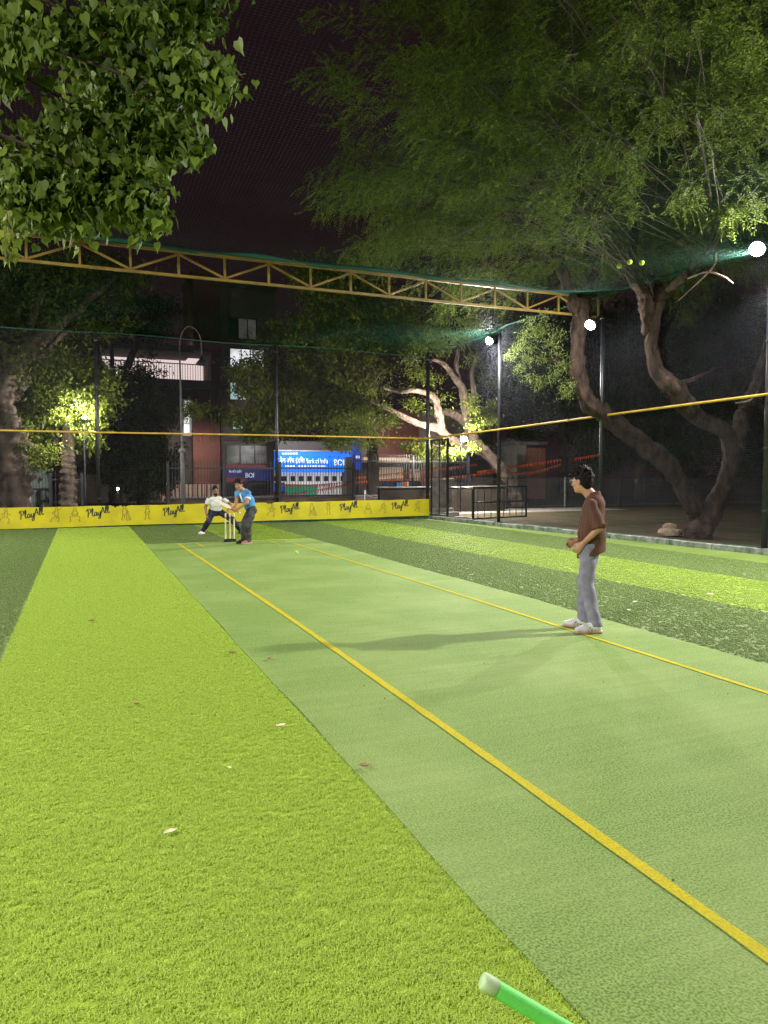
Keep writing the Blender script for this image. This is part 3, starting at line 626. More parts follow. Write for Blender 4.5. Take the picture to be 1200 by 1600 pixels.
def shoe(parent, an, d, mat, sole, s=1.0, emblem=False):
    d = unit(d); t = np.array((-d[1], d[0], 0)); a = np.array((an[0], an[1], 0.0)); lo = a - 0.3; hi = a + 0.3; lo[2] = -0.01; hi[2] = 0.2
    f = Field(lo, hi, 0.005); f.cone(a - d * 0.03 * s + zz3 * 0.05, a + d * 0.01 + zz3 * 0.085, 0.042 * s, 0.046 * s, 0.02); f.flat(a + d * 0.0 + zz3 * 0.06, a + d * 0.10 * s + zz3 * 0.042, 0.047 * s, 0.034 * s, 1.15, t, 0.03); f.flat(a + d * 0.10 * s + zz3 * 0.042, a + d * 0.165 * s + zz3 * 0.036, 0.034 * s, 0.026 * s, 1.5, t, 0.03)
    f.cut((0, 0, 0.022), (0, 0, -1)); f.cut(a + zz3 * 0.112, (-d[0] * 0.25, -d[1] * 0.25, 1)); o = f.mesh('shoe', mat, parent, 1)
    g = Field(lo, hi, 0.005); g.flat(a - d * 0.035 * s + zz3 * 0.015, a + d * 0.09 * s + zz3 * 0.015, 0.046 * s, 0.042 * s, 1.08, t, 0.03); g.flat(a + d * 0.09 * s + zz3 * 0.015, a + d * 0.165 * s + zz3 * 0.015, 0.038 * s, 0.034 * s, 1.3, t, 0.03)
    g.cut((0, 0, 0.028), (0, 0, 1)); g.cut((0, 0, 0.001), (0, 0, -1)); g.mesh('sole', sole, o, 1)
    lc = MB()
    for i in range(4):
        c = a + d * (0.045 + 0.022 * i) * s + zz3 * (0.104 - 0.0085 * i) * s; lc.tube([c + t * 0.026 * s - zz3 * 0.006, c + zz3 * 0.004, c - t * 0.026 * s - zz3 * 0.006], 0.0035, 5)
    lc.build('laces', mat, o, True)
    if emblem:
        e = MB(); q = -t; b = a + q * 0.054 * s
        P = [b + d * x + zz3 * z + q * w for x, z, w in ((0.025, 0.035, 0.004), (0.035, 0.07, -0.003), (0.055, 0.035, 0.001), (0.066, 0.064, -0.007), (0.088, 0.034, -0.003))]
        e.tube(P, 0.0055, 5); e.build('emblem', M['ink'], o)
    return o
SHOES = [shoe(BW, a + np.array((-0.01, 0, 0)), d, M['white'], gum, k) for a, d, k in ((ankL, (-0.90, -0.35, 0), 1.08), (ankR, (-0.97, 0.1, 0), 1.05))]
for (ank, dd), so_ in zip(((ankL, unit((-0.90, -0.35, 0))), (ankR, unit((-0.97, 0.1, 0)))), SHOES):
    q = np.array((-dd[1], dd[0], 0)); b = np.array((ank[0] - 0.01, ank[1], 0)) + q * 0.056     # zigzag mark on the outer side
    MB().tube([b + dd * x + zz3 * z + q * w for x, z, w in ((0.01, 0.036, 0.0), (0.02, 0.078, -0.012), (0.048, 0.036, -0.003), (0.06, 0.070, -0.012), (0.085, 0.034, -0.006))], 0.0055, 5).build('shoe_emblem', M['ink'], so_)
fh = Field(hc - 0.2, hc + 0.22, 0.0055)
fh.ell(Lh(0, -0.022, 0.036), (0.084, 0.104, 0.100), Ah, 0.01); fh.ell(Lh(0, -0.06, -0.02), (0.070, 0.060, 0.085), Ah, 0.02)
fh.cut(Lh(0, 0.055, 0.045), Ah[1] * 1.0 - Ah[2] * 0.85); 
rh = np.random.default_rng(3)
for i in range(85):
    a, b = rh.uniform(-2.6, 2.6), rh.uniform(0.1, 1.5); q = np.array((math.sin(a) * math.cos(b) * 0.080, -0.022 + math.cos(a) * -math.cos(b) * 0.098, 0.036 + math.sin(b) * 0.098))
    tw = rh.normal(0, 1, 3) * 0.022; tg = np.array((math.cos(a) * 0.025, 0.02, 0.0)) * rh.choice((-1, 1)); p0 = Lh(*q); p1 = Lh(*(q * 1.05 + tg + tw * 0.4)); p2 = Lh(*(q * 1.0 + tg * 2 + tw * 0.7))
    fh.cone(p0, p1, 0.015, 0.013, 0.006); fh.cone(p1, p2, 0.013, 0.005, 0.005)
for i in range(46):
    a, b = rh.uniform(-1.5, 1.5), rh.uniform(-0.75, 0.4); q = np.array((math.sin(a) * math.cos(b) * 0.080, -0.035 - math.cos(a) * math.cos(b) * 0.086, 0.030 + math.sin(b) * 0.105)); tw = rh.normal(0, 1, 3) * 0.01; p0 = Lh(*q); p1 = Lh(*(q * 1.04 + np.array((tw[0], 0, -0.03)))); fh.cone(p0, p1, 0.012, 0.006, 0.004)
for i in range(9):
    x = -0.05 + 0.0125 * i; fh.cone(Lh(x, 0.05, 0.10), Lh(x + 0.01, 0.098, 0.082 + 0.015 * math.sin(i * 2)), 0.02, 0.008, 0.01)
fh.mesh('hair', M['hair'], BW, 0)
gl = MB()
for q in (-1, 1):
    ring = [Lh(q * 0.034 + 0.024 * math.cos(a), 0.112 - 0.35 * abs(0.024 * math.cos(a)), 0.006 + 0.019 * math.sin(a)) for a in np.linspace(0, 6.283, 17)]
    gl.tube(ring, 0.0028, 5, cap=False); gl.tube([Lh(q * 0.058, 0.102, 0.012), Lh(q * 0.079, 0.05, 0.010), Lh(q * 0.083, -0.02, 0.006)], 0.0026, 5)
gl.tube([Lh(-0.011, 0.110, 0.010), Lh(0, 0.114, 0.014), Lh(0.011, 0.110, 0.010)], 0.0026, 5)
gl.build('glasses', pmat('silver_rim', (0.6, 0.6, 0.62), None, 5, 0.3, metal=0.7), BW, True)
face_bits(BW, Lh, Ah)

# --- batter: blue T-shirt, crouched over his bat
BT = person((3.62, 17.15, 0.010), 'person in a light blue T-shirt crouching over a cricket bat beside the stumps')
A_ = np.array
bh = A_((-0.185, -0.13, 1.40)); bf = unit((-0.42, -0.86, -0.22))
bhL, bhR = A_((0.12, -0.10, 0.80)), A_((0.10, 0.10, 0.80))
bkL, bkR = A_((0.015, -0.22, 0.45)), A_((-0.075, 0.03, 0.44)); baL, baR = A_((0.03, -0.10, 0.09)), A_((-0.075, 0.10, 0.09))
bsC = A_((-0.06, -0.04, 1.24)); bsL, bsR = A_((0.055, -0.15, 1.215)), A_((-0.215, 0.02, 1.235))
beL, beR = A_((0.0, -0.27, 0.985)), A_((-0.235, -0.14, 1.02)); bwL, bwR = A_((-0.21, -0.30, 0.845)), A_((-0.285, -0.22, 0.885))
f = Field((-0.6, -0.5, 0), (0.4, 0.4, 1.6), 0.0068)
limb(f, [bhL, bkL, baL], [0.085, 0.055, 0.04]); limb(f, [bhR, bkR, baR], [0.085, 0.055, 0.04])
for a, d in ((baL, unit((-0.75, -0.6, 0))), (baR, unit((-0.8, -0.5, 0)))): f.cone(a + A_((0, 0, -0.04)), a + d * 0.13 + A_((0, 0, -0.06)), 0.035, 0.026)
f.flat((0.11, 0, 0.82), (0.04, -0.02, 1.0), 0.105, 0.10, 1.3, bhL - bhR, 0.03); f.flat((0.04, -0.02, 1.0), (-0.06, -0.04, 1.20), 0.10, 0.085, 1.5, bsL - bsR, 0.03)
limb(f, [bsL, beL, bwL], [0.05, 0.041, 0.028]); limb(f, [bsR, beR, bwR], [0.05, 0.041, 0.028])
f.cone(bsC + A_((-0.02, -0.02, 0.03)), bh + A_((0.02, 0.02, -0.06)), 0.06, 0.054, 0.03)
Lb, Ab = head(f, bh, bf, (-0.1, 0, 1), 1.02)
hand(f, bwL, (-0.92, 0.18, -0.10), (0.2, 0.55, -0.75), (-0.1, 0.7, 0.7), 1.9, 1.05); hand(f, bwR, (-0.60, -0.20, -0.45), (0.3, -0.8, -0.1), (-0.75, 0.1, 0.5), 1.9, 1.05)
f.mesh('body', M['skin_mid'], BT, 1)
blue = pmat('blue_jersey', (0.10, 0.30, 0.58), (0.07, 0.23, 0.47), 9, 0.8, 0.06, 120, spec=0.15)
def tshirt(parent, chest, waist, sl, sr, el, er, mat, lo, hi, hemn, rr=(0.135, 0.108), wid=(1.22, 1.45), amp=0.005, slen=0.62, axw=None, axs=None, h=0.0085, neck=None):
    f = Field(lo, hi, h); mid = (A_(chest) + A_(waist)) / 2; ax = A_(sl) - A_(sr)
    f.flat(A_(waist) - (A_(chest) - A_(waist)) * 0.2, mid, rr[0], rr[0] * 0.97, wid[0], ax if axw is None else axw, 0.03); f.flat(mid, A_(chest) + A_((0, 0, -0.03)), rr[0] * 0.95, rr[1], wid[1], ax, 0.04); f.cut(waist, hemn)
    f.cone(A_(chest) + (A_(sl) - A_(chest)) * 0.45, A_(chest) + (A_(sr) - A_(chest)) * 0.62, 0.062, 0.062, 0.05)
    for s_, e_ in ((sl, el), (sr, er)):
        s_, e_ = A_(s_), A_(e_); g = Field(lo, hi, h); limb(g, [s_ + (e_ - s_) * 0.06 + A_((0, 0, -0.004)), e_], [0.060, 0.066], 0.02); g.cut(s_ + (e_ - s_) * slen, e_ - s_); f.mix(g, 0.025)
    f.wrinkle(amp, (16, 9, 22), (-14, 18, 26), (9, -10, 40), 1.7); return f.mesh('t_shirt', mat, parent, 1)
ts = tshirt(BT, (-0.055, -0.045, 1.225), (0.085, -0.01, 0.86), bsL, bsR, beL, beR, blue, (-0.5, -0.5, 0.6), (0.4, 0.4, 1.45), (0.35, 0, -1), axw=bhL - bhR)
cu = Field(beL - 0.2, beL + 0.25, 0.0075); q0 = bsL + (beL - bsL) * 0.62; cu.cone(bsL, beL, 0.0715, 0.0725, 0); cu.cut(q0 + unit(beL - bsL) * 0.012, beL - bsL); cu.cut(q0 - unit(beL - bsL) * 0.03, bsL - beL); cu.mesh('sleeve_trim', M['white'], ts, 1)
st = MB(); st.tube([(-0.155, -0.145, 1.19), (-0.125, -0.185, 1.09), (-0.085, -0.175, 0.98)], [0.016, 0.02, 0.02], 6, 8); st.build('chest_stripe', M['white'], ts, True)
char = pmat('charcoal_denim', (0.085, 0.083, 0.088), (0.045, 0.044, 0.048), 7, 0.85, 0.08, 120, spec=0.1)
trousers('trousers', bhL, bhR, bkL, bkR, baL, baR, char, BT, (0.110, 0.088, 0.078, 0.070), A_((0.085, -0.01, 0.90)), (-0.35, -0.5, 0.02), (0.4, 0.4, 1.05), amp=0.006, up=(-0.35, 0, 1), h=0.0085)
shoe(BT, baL, (-0.75, -0.6, 0), pmat('rust_shoe', (0.42, 0.20, 0.15), (0.33, 0.15, 0.11), 8, 0.6), gum, 1.05); shoe(BT, baR, (-0.85, -0.4, 0), pmat('dark_shoe', (0.05, 0.035, 0.03), None, 8, 0.6), M['black'], 1.05)
def short_hair(parent, L, A, c, n=40, seed=1, s=1.0, lift=0.0):
    f = Field(A_(c) - 0.2, A_(c) + 0.22, 0.007); f.ell(L(0, -0.02, 0.036 + lift), (0.081 * s, 0.101 * s, 0.094 * s), A, 0.01); f.ell(L(0, -0.055, -0.01), (0.07 * s, 0.055 * s, 0.07 * s), A, 0.02); f.cut(L(0, 0.06, 0.045), A[1] - A[2] * 0.9)
    r = np.random.default_rng(seed)
    for _ in range(n):
        a, b = r.uniform(-2.4, 2.4), r.uniform(0.3, 1.5); q = A_((math.sin(a) * math.cos(b) * 0.076, -0.02 - math.cos(a) * math.cos(b) * 0.095, 0.036 + lift + math.sin(b) * 0.092)); f.cone(L(*q), L(*(q * 1.08 + r.normal(0, 0.012, 3))), 0.014, 0.006, 0.005)
    return f.mesh('hair', M['hair'], parent, 0)
short_hair(BT, Lb, Ab, bh, 60, 2, 1.02, 0.01); face_bits(BT, Lb, Ab)

# --- wicketkeeper: white T-shirt, legs wide apart
KP = person((3.42, 20.25, 0.010), 'person in a white T-shirt and dark jeans crouching with legs wide apart behind the stumps')
kh = A_((-0.015, -0.13, 1.20)); kf = unit((0.30, -0.92, -0.1))
khL, khR = A_((0.10, 0.03, 0.62)), A_((-0.11, 0.03, 0.62))
kkL, kkR = A_((0.44, -0.20, 0.40)), A_((-0.21, -0.22, 0.36)); kaL, kaR = A_((0.66, 0.10, 0.09)), A_((-0.37, 0.02, 0.09))
ksC = A_((0.0, -0.08, 1.01)); ksL, ksR = A_((0.20, -0.07, 0.985)), A_((-0.195, -0.09, 0.975))
keL, keR = A_((0.39, -0.03, 0.83)), A_((-0.29, -0.05, 0.74)); kwL, kwR = A_((0.30, -0.20, 0.63)), A_((-0.255, -0.17, 0.55))
f = Field((-0.55, -0.5, 0), (0.85, 0.4, 1.42), 0.0075)
limb(f, [khL, kkL, kaL], [0.08, 0.053, 0.038]); limb(f, [khR, kkR, kaR], [0.08, 0.053, 0.038])
for a, d in ((kaL, unit((0.5, -0.85, 0))), (kaR, unit((-0.5, -0.85, 0)))): f.cone(a + A_((0, 0, -0.04)), a + d * 0.13 + A_((0, 0, -0.06)), 0.035, 0.026)
f.flat((0, 0.03, 0.64), (0, -0.02, 0.80), 0.095, 0.09, 1.35, (1, 0, 0), 0.03); f.flat((0, -0.02, 0.80), (0, -0.08, 0.97), 0.09, 0.08, 1.6, (1, 0, 0), 0.03)
limb(f, [ksL, keL, kwL], [0.048, 0.039, 0.027]); limb(f, [ksR, keR, kwR], [0.048, 0.039, 0.027])
f.cone(ksC + A_((0, 0, 0.02)), kh + A_((0, 0.02, -0.06)), 0.06, 0.054, 0.03); Lk, Ak = head(f, kh, kf, (0, 0, 1), 1.0)
hand(f, kwL, (-0.35, -0.6, -0.6), (-0.7, 0.1, 0.2), (-0.3, -0.6, 0.6), 0.5); hand(f, kwR, (0.15, -0.45, -0.8), (0.8, -0.1, 0.1), (0.1, -0.8, 0.5), 0.5)
f.mesh('body', M['skin_dark'], KP, 1)
tshirt(KP, (0, -0.07, 0.985), (0, 0.01, 0.665), ksL, ksR, keL, keR, pmat('white_tee', (0.62, 0.64, 0.60), (0.54, 0.57, 0.53), 9, 0.85, 0.06, 120, spec=0.1), (-0.5, -0.45, 0.45), (0.55, 0.35, 1.2), (0, 0.1, -1), (0.125, 0.10), (1.3, 1.5), 0.0055, 0.6)
navy = pmat('navy_denim', (0.035, 0.04, 0.06), (0.02, 0.024, 0.036), 7, 0.85, 0.08, 120, spec=0.1)
trousers('jeans', khL, khR, kkL, kkR, kaL, kaR, navy, KP, (0.100, 0.078, 0.064, 0.056), A_((0, 0.01, 0.73)), (-0.55, -0.5, 0.02), (0.85, 0.4, 0.85), h=0.0085)
shoe(KP, kaL, (0.5, -0.85, 0), M['black'], M['black']); shoe(KP, kaR, (-0.5, -0.85, 0), M['white'], gum)
short_hair(KP, Lk, Ak, kh, 40, 5, 0.97); face_bits(KP, Lk, Ak, True)
bd = Field(kh - 0.2, kh + 0.2, 0.006); bd.ell(Lk(0, 0.030, -0.070), (0.057, 0.066, 0.062), Ak, 0.01); bd.ell(Lk(0, 0.064, -0.098), (0.030, 0.026, 0.026), Ak, 0.015); bd.cut(Lk(0, 0, -0.072), Ak[2]); bd.mesh('beard', M['hair'], KP, 0)

# bats, stumps, ball
def bat(grip_end, toe, label, face_n, blade_m, grip_m, grip_r, L=0.86, rb=(0.054, 0.02), gl=0.30, cap_m=None):
    g = Vector(grip_end); t = Vector(toe); d = (t - g).normalized(); n = Vector(face_n); n = (n - d * n.dot(d)).normalized(); s = d.cross(n)
    o = empty('cricket_bat', t, 0, label, 'cricket bat'); Rm = Matrix((s, n, d)).transposed(); off = g - t
    gr = MB(); gr.lathe([(grip_r * 0.86, 0.0), (grip_r * 1.02, 0.004)] + [(grip_r * (1 + 0.025 * (i % 2)), 0.03 + i * 0.012) for i in range(int((gl - 0.04) / 0.012))] + [(grip_r * 0.92, gl - 0.004), (grip_r * 0.88, gl)], off, 20, M=Rm); gr.build('grip', grip_m, o, True)
    cap = MB(); cap.lathe([(grip_r * 0.85, -0.007), (grip_r * 1.0, -0.004), (grip_r * 1.07, 0.003), (grip_r * 1.07, 0.030), (grip_r * 0.99, 0.032)], off, 20, M=Rm); cap.build('end_cap', cap_m or M['white'], o, True)
    b = MB(); V = []; secs = ((gl - 0.01, 0.017, 0.017), (gl + 0.03, 0.026, 0.020), (gl + 0.09, rb[0], 0.018), (gl + 0.2, rb[0], 0.024), (L - 0.2, rb[0], rb[1] * 1.7), (L - 0.05, rb[0], rb[1] * 1.2), (L - 0.006, rb[0] * 0.86, rb[1] * 0.8), (L, rb[0] * 0.6, rb[1] * 0.5))
    for z, w, h in secs:
        for x, y in ((-1, -0.35), (-0.85, -0.5), (0.85, -0.5), (1, -0.35), (1, 0.25), (0.35, 0.9), (-0.35, 0.9), (-1, 0.25)): V.append(off + s * (x * w) + n * (-y * h) + d * z)
    F = [tuple(range(8))[::-1], tuple(8 * (len(secs) - 1) + k for k in range(8))] + [(8 * i + k, 8 * i + (k + 1) % 8, 8 * i + 8 + (k + 1) % 8, 8 * i + 8 + k) for i in range(len(secs) - 1) for k in range(8)]
    b.add(V, F).build('blade', blade_m, o); return o
willow = pmat('willow', (0.60, 0.47, 0.33), (0.52, 0.39, 0.26), 6, 0.45, stretch=(1, 1, 1))
lime = pmat('lime_rubber', (0.17, 0.78, 0.13), (0.14, 0.70, 0.11), 30, 0.55, 0.15, 200, spec=0.35)
MW = BT.matrix_basis if False else (Matrix.Translation(BT.location) @ Matrix.Rotation(BT.rotation_euler.z, 4, 'Z'))
bat(MW @ Vector((-0.155, -0.335, 0.755)), MW @ Vector((-0.75, -0.14, 1.06)), 'pale willow bat held out level by the crouching batter', (0.3, -0.9, 0.35), pmat('pale_willow', (0.72, 0.66, 0.55), (0.62, 0.55, 0.45), 8, 0.45), pmat('orange_grip', (0.5, 0.16, 0.05), None, 20, 0.6), 0.017, 0.69, rb=(0.05, 0.02), gl=0.24)
def depth_pt(x, y, dep): return CAMP + FW * dep + RT * ((x - 600) / FPX * dep) + UP * ((800 - y) / FPX * dep)
p0 = depth_pt(757, 1534, 1.70); ptoe = gnd(1262, 1832, 0.012)
bat(p0, ptoe, 'lime green bat handle with a pale end cap poking in at the lower edge', (0.2, -0.5, 0.8), willow, lime, 0.0192, (ptoe - p0).length, gl=0.27, cap_m=pmat('pale_green_cap', (0.50, 0.66, 0.36), (0.42, 0.58, 0.30), 30, 0.5))
wk = empty('wicket', (3.335, 17.80, 0.009), 0.0, 'set of three cream stumps on a black base next to the batter', 'stumps')
for i in (-1, 0, 1): MB().lathe([(0.017, 0.03), (0.019, 0.05), (0.019, 0.66), (0.016, 0.69), (0.008, 0.705)], (i * 0.103, 0, 0), 12).build('stump', M['stump'], wk, True)
for i in (-1, 0, 1): MB().lathe([(0.0195, 0.575), (0.0198, 0.577), (0.0198, 0.60), (0.0195, 0.602)], (i * 0.103, 0, 0), 12).build('stump_band', M['ink'], wk, True)
MB().box((0, 0, 0.025), (0.30, 0.12, 0.05)).box((0, 0, 0.06), (0.26, 0.07, 0.03)).build('base', M['black'], wk, bevel=0.008)
def ball(c, label, r=0.033, group=None, squash=1.0):
    b = MB(); b.lathe([(r * math.sin(a), -r * math.cos(a)) for a in np.linspace(0.06, math.pi - 0.06, 11)], (0, 0, 0), 16); o = empty('tennis_ball', c, 0, label, 'ball', group); b.build('felt', M['ball'], o, True)
    s = MB(); s.tube([(r * 1.005 * math.cos(t) * math.sqrt(max(0, 1 - 0.25 * math.sin(2 * t) ** 2)), r * 1.005 * math.sin(t) * math.sqrt(max(0, 1 - 0.25 * math.sin(2 * t) ** 2)), r * 1.005 * 0.5 * math.sin(2 * t)) for t in np.linspace(0, 6.283, 40)], 0.0016, 4, cap=False); s.build('seam', M['white'], o); return o
ball(depth_pt(463, 863, 12.3), 'yellow green tennis ball flying over the mat in front of the batter')
NB = [(968, 402), (984, 397), (1003, 398)]
for (x, y), lb in zip(NB, ('first yellow ball from the left caught on the roof net above the tree fork', 'middle yellow ball caught on the roof net above the tree fork', 'third yellow ball caught on the roof net, nearest the gnarled trunk')):
    q = gnd(x, y, 6.3); ball((q.x, q.y, float(znet(np.array(q.x), np.array(q.y))) + 0.055), lb, 0.055, 'balls caught on the roof net')
# ------------------------------------------------------------------ yellow banner with its print
BX0, BX1, BY = -5.2, 12.02, BACK - 0.22
def bz(x): t = (x - BX0) / (BX1 - BX0); return 0.005 + 0.115 * t, 0.645 + 0.095 * t
notch = {1.62: 0.035, 1.70: 0.05, 1.78: 0.055, 1.86: 0.03, 1.95: 0.045, 2.02: 0.02, 0.8: 0.0}
def topz(x):
    z = bz(x)[1] + 0.006 * math.sin(x * 2.2) + 0.004 * math.sin(x * 7.1)
    for c, w, d in ((0.98, 0.13, 0.05), (1.25, 0.14, 0.035), (5.95, 0.16, 0.05), (6.55, 0.1, 0.02), (4.55, 0.05, 0.03)):
        z -= d * max(0, 1 - ((x - c) / w) ** 2) * (1 + 0.5 * math.sin(x * 60))
    return z
xs = np.arange(BX0, BX1 + 0.001, 0.035); V = []; F = []
for j, x in enumerate(xs):
    lo, hi = bz(x)[0] + 0.006 * math.sin(x * 1.3), topz(x)
    for t in np.linspace(0, 1, 7):
        z = lo + (hi - lo) * t; y = BY - 0.006 * math.sin(x * 1.9 + t * 2) - 0.003 * math.sin(x * 5.3 - t * 3); V.append((x, y, z))
    if j: b = 7 * j; F += [(b - 7 + k, b + k, b + k + 1, b - 6 + k) for k in range(6)]
me = bpy.data.meshes.new('banner'); me.from_pydata(V, [], F); bn_ = link_mesh('banner', me, M['banner'], None, False); so = bn_.modifiers.new('thickness', 'SOLIDIFY'); so.thickness = 0.004; so.offset = 1
tag(bn_, 'long yellow banner with torn top edge printed with words and little cricketers', 'banner')
def ribbon(strokes, w, org, sc, rot, name, mat, parent, ydep=0.012):
    V = []; F = []; c, s = math.cos(rot), math.sin(rot)
    for st in strokes:
        A = crom(st, 4 * len(st)) if len(st) > 2 else np.array(st, float); T = np.gradient(A, axis=0); T /= np.linalg.norm(T, axis=1)[:, None] + 1e-9; N = np.c_[-T[:, 1], T[:, 0]]
        b = len(V)
        for i, (p, n) in enumerate(zip(A, N)):
            ww = w * 0.5 * (0.75 + 0.5 * abs(n[0]))
            for q in (p + n * ww, p - n * ww):
                x, z = (q[0] * c - q[1] * s) * sc, (q[0] * s + q[1] * c) * sc; X = org[0] + x
                Z = org[1] + z; t = (Z - bz(X)[0]) / 0.63
                V.append((X, BY - 0.006 * math.sin(X * 1.9 + t * 2) - 0.003 * math.sin(X * 5.3 - t * 3) - 0.009, Z))
        F += [(b + 2 * i, b + 2 * i + 1, b + 2 * i + 3, b + 2 * i + 2) for i in range(len(A) - 1)]
    me = bpy.data.meshes.new(name); me.from_pydata(V, [], F); return link_mesh(name, me, mat, parent)
PLAY = [[(0.10, -0.02), (0.22, 0.45), (0.30, 0.92)], [(0.08, 0.72), (0.22, 0.98), (0.52, 0.95), (0.56, 0.68), (0.40, 0.47), (0.22, 0.44)],
        [(0.62, 0.22), (0.82, 0.70), (0.84, 0.96), (0.74, 0.90), (0.66, 0.40), (0.66, 0.06), (0.76, 0.02), (0.88, 0.16)],
        [(1.20, 0.42), (1.04, 0.47), (0.90, 0.24), (0.94, 0.03), (1.08, 0.08), (1.20, 0.42)], [(1.20, 0.42), (1.16, 0.08), (1.24, 0.01), (1.34, 0.14)],
        [(1.36, 0.45), (1.34, 0.14), (1.42, 0.04), (1.54, 0.14), (1.64, 0.46)], [(1.64, 0.46), (1.58, -0.10), (1.44, -0.42), (1.30, -0.36), (1.38, -0.16), (1.66, 0.10)],
        [(1.66, 0.10), (1.86, 0.56), (2.04, 0.94)], [(2.04, 0.94), (2.07, 0.58), (2.10, 0.12)], [(1.76, 0.38), (1.95, 0.42), (2.16, 0.40)],
        [(2.22, 0.14), (2.42, 0.64), (2.46, 0.96), (2.36, 0.88), (2.27, 0.40), (2.28, 0.10), (2.38, 0.08)], [(2.46, 0.16), (2.66, 0.66), (2.70, 1.0), (2.60, 0.92), (2.51, 0.42), (2.52, 0.12), (2.64, 0.08), (2.74, 0.18)]]
def circ(x, y, r): return [(x + r * math.cos(a), y + r * math.sin(a)) for a in np.linspace(0, 6.283, 9)]
FIG = {
 'bowl': [circ(0.02, 0.86, 0.09), [(-0.05, 0.75), (-0.12, 0.5), (-0.05, 0.38)], [(0.08, 0.75), (0.12, 0.55), (0.08, 0.38)], [(0.05, 0.74), (0.25, 0.82), (0.34, 1.0)], [(-0.05, 0.72), (-0.24, 0.58), (-0.2, 0.5)], [(-0.05, 0.38), (-0.22, 0.2), (-0.38, 0.04), (-0.28, 0.0)], [(0.08, 0.38), (0.16, 0.2), (0.08, 0.0), (0.2, 0.0)], [(-0.05, 0.38), (0.02, 0.22), (0.08, 0.38)]],
 'bat': [circ(-0.02, 0.86, 0.09), [(-0.1, 0.74), (-0.14, 0.5), (-0.12, 0.4), (0.1, 0.4), (0.12, 0.7), (0.02, 0.76)], [(0.1, 0.7), (0.24, 0.52), (0.1, 0.5)], [(0.1, 0.5), (0.3, 0.3), (0.36, 0.02), (0.28, 0.02), (0.2, 0.3)], [(-0.12, 0.4), (-0.16, 0.2), (-0.2, 0.0), (-0.08, 0.0)], [(0.1, 0.4), (0.1, 0.2), (0.12, 0.0), (0.22, 0.0)], [(-0.02, 0.38), (-0.04, 0.1)]],
 'keep': [circ(0.0, 0.8, 0.1), [(-0.1, 0.68), (-0.2, 0.5), (-0.08, 0.36), (0.08, 0.36), (0.2, 0.5), (0.1, 0.68), (-0.1, 0.68)], [(-0.08, 0.36), (-0.3, 0.3), (-0.26, 0.02), (-0.38, 0.0)], [(0.08, 0.36), (0.3, 0.3), (0.26, 0.02), (0.38, 0.0)], [(-0.16, 0.55), (0.0, 0.42), (0.16, 0.55)]],
 'ump': [circ(0.0, 0.86, 0.1), [(-0.2, 0.94), (0.2, 0.94)], [(-0.1, 0.72), (-0.12, 0.4), (0.12, 0.4), (0.1, 0.72), (-0.1, 0.72)], [(-0.1, 0.4), (-0.12, 0.0), (-0.25, 0.0)], [(0.1, 0.4), (0.12, 0.0), (0.25, 0.0)], [(-0.25, 0.5), (0.25, 0.5)]],
 'run': [circ(0.06, 0.88, 0.09), [(0.0, 0.76), (-0.06, 0.44), (0.1, 0.42), (0.12, 0.74), (0.0, 0.76)], [(0.12, 0.7), (0.3, 0.56), (0.2, 0.5)], [(-0.02, 0.7), (-0.2, 0.6), (-0.12, 0.5)], [(-0.04, 0.44), (-0.26, 0.28), (-0.34, 0.06)], [(0.1, 0.42), (0.24, 0.24), (0.14, 0.0), (0.26, 0.0)]]}
for px, py, rot in ((51, 805, 0.19), (155, 802, 0.19), (273, 800, 0.19), (454, 796, 0.19), (546, 793, 0.18), (626, 791, 0.18)):
    p = at(px, py, BY); ribbon(PLAY, 0.095, (p.x - 0.35, p.z - 0.125), 0.25, rot, 'printed_word', M['ink'], bn_)
for px, py, k, sc in ((8, 806, 'run', 0.46), (88, 803, 'bowl', 0.46), (117, 803, 'keep', 0.46), (195, 801, 'bat', 0.47), (230, 800, 'ump', 0.44), (424, 797, 'run', 0.44), (487, 795, 'bat', 0.45), (513, 794, 'ump', 0.42), (575, 793, 'keep', 0.42), (598, 792, 'run', 0.42), (653, 790, 'bowl', 0.42)):
    p = at(px, py, BY); ribbon(FIG[k], 0.036, (p.x, p.z - sc * 0.5), sc, 0.0, 'printed_cricketer', M['olive'], bn_)

# ------------------------------------------------------------------ gate, low fences, iron palings, walls
def frame(mb, a, b, z0, z1, w=0.045, mid=None):
    a = Vector((*a, 0)); b = Vector((*b, 0)); Z = Vector((0, 0, 1))
    for p in (a, b): mb.bar(p + Z * z0, p + Z * z1, w)
    u = (b - a).normalized() * w * 0.5
    for z in [z0 + w / 2, z1 - w / 2] + ([mid] if mid else []): mb.bar(a + u + Z * z, b - u + Z * z, w)
gx = lambda y: SIDE(y) + 0.03
gt = empty('cage_gate', (gx(24.3), 24.3, 0), 0, 'tall black tubular gate beside the end of the yellow banner', 'gate')
def loc(p): return (p[0] - gx(24.3), p[1] - 24.3)
g = MB(); frame(g, loc((gx(24.35), 24.35)), loc((gx(23.25), 23.25)), 0.14, 2.95); g.build('gate_frame', M['black'], gt)
g = MB(); frame(g, loc((gx(23.2), 23.2)), loc((gx(21.6), 21.6)), 0.14, 1.2); g.build('lower_frame', M['black'], gt)
MB().bar((*loc((gx(23.8), 23.8)), 0.16), (*loc((gx(23.8), 23.8)), 2.93), 0.03).build('gate_bar', M['black'], gt)
MB().bar((*loc((gx(23.2), 23.2)), 0.1), (*loc((gx(23.2), 23.2)), 2.98), 0.05).build('gate_post', M['black'], gt)
og = empty('open_gate_leaf', (gx(21.7) + 0.1, 21.7, 0), 0, 'low black gate leaf swung open beside the pale lit tree', 'gate')
g = MB(); frame(g, (0, 0), (2.6, 0.7), 0.12, 1.25, 0.05, 0.7); g.build('leaf_frame', M['black'], og)
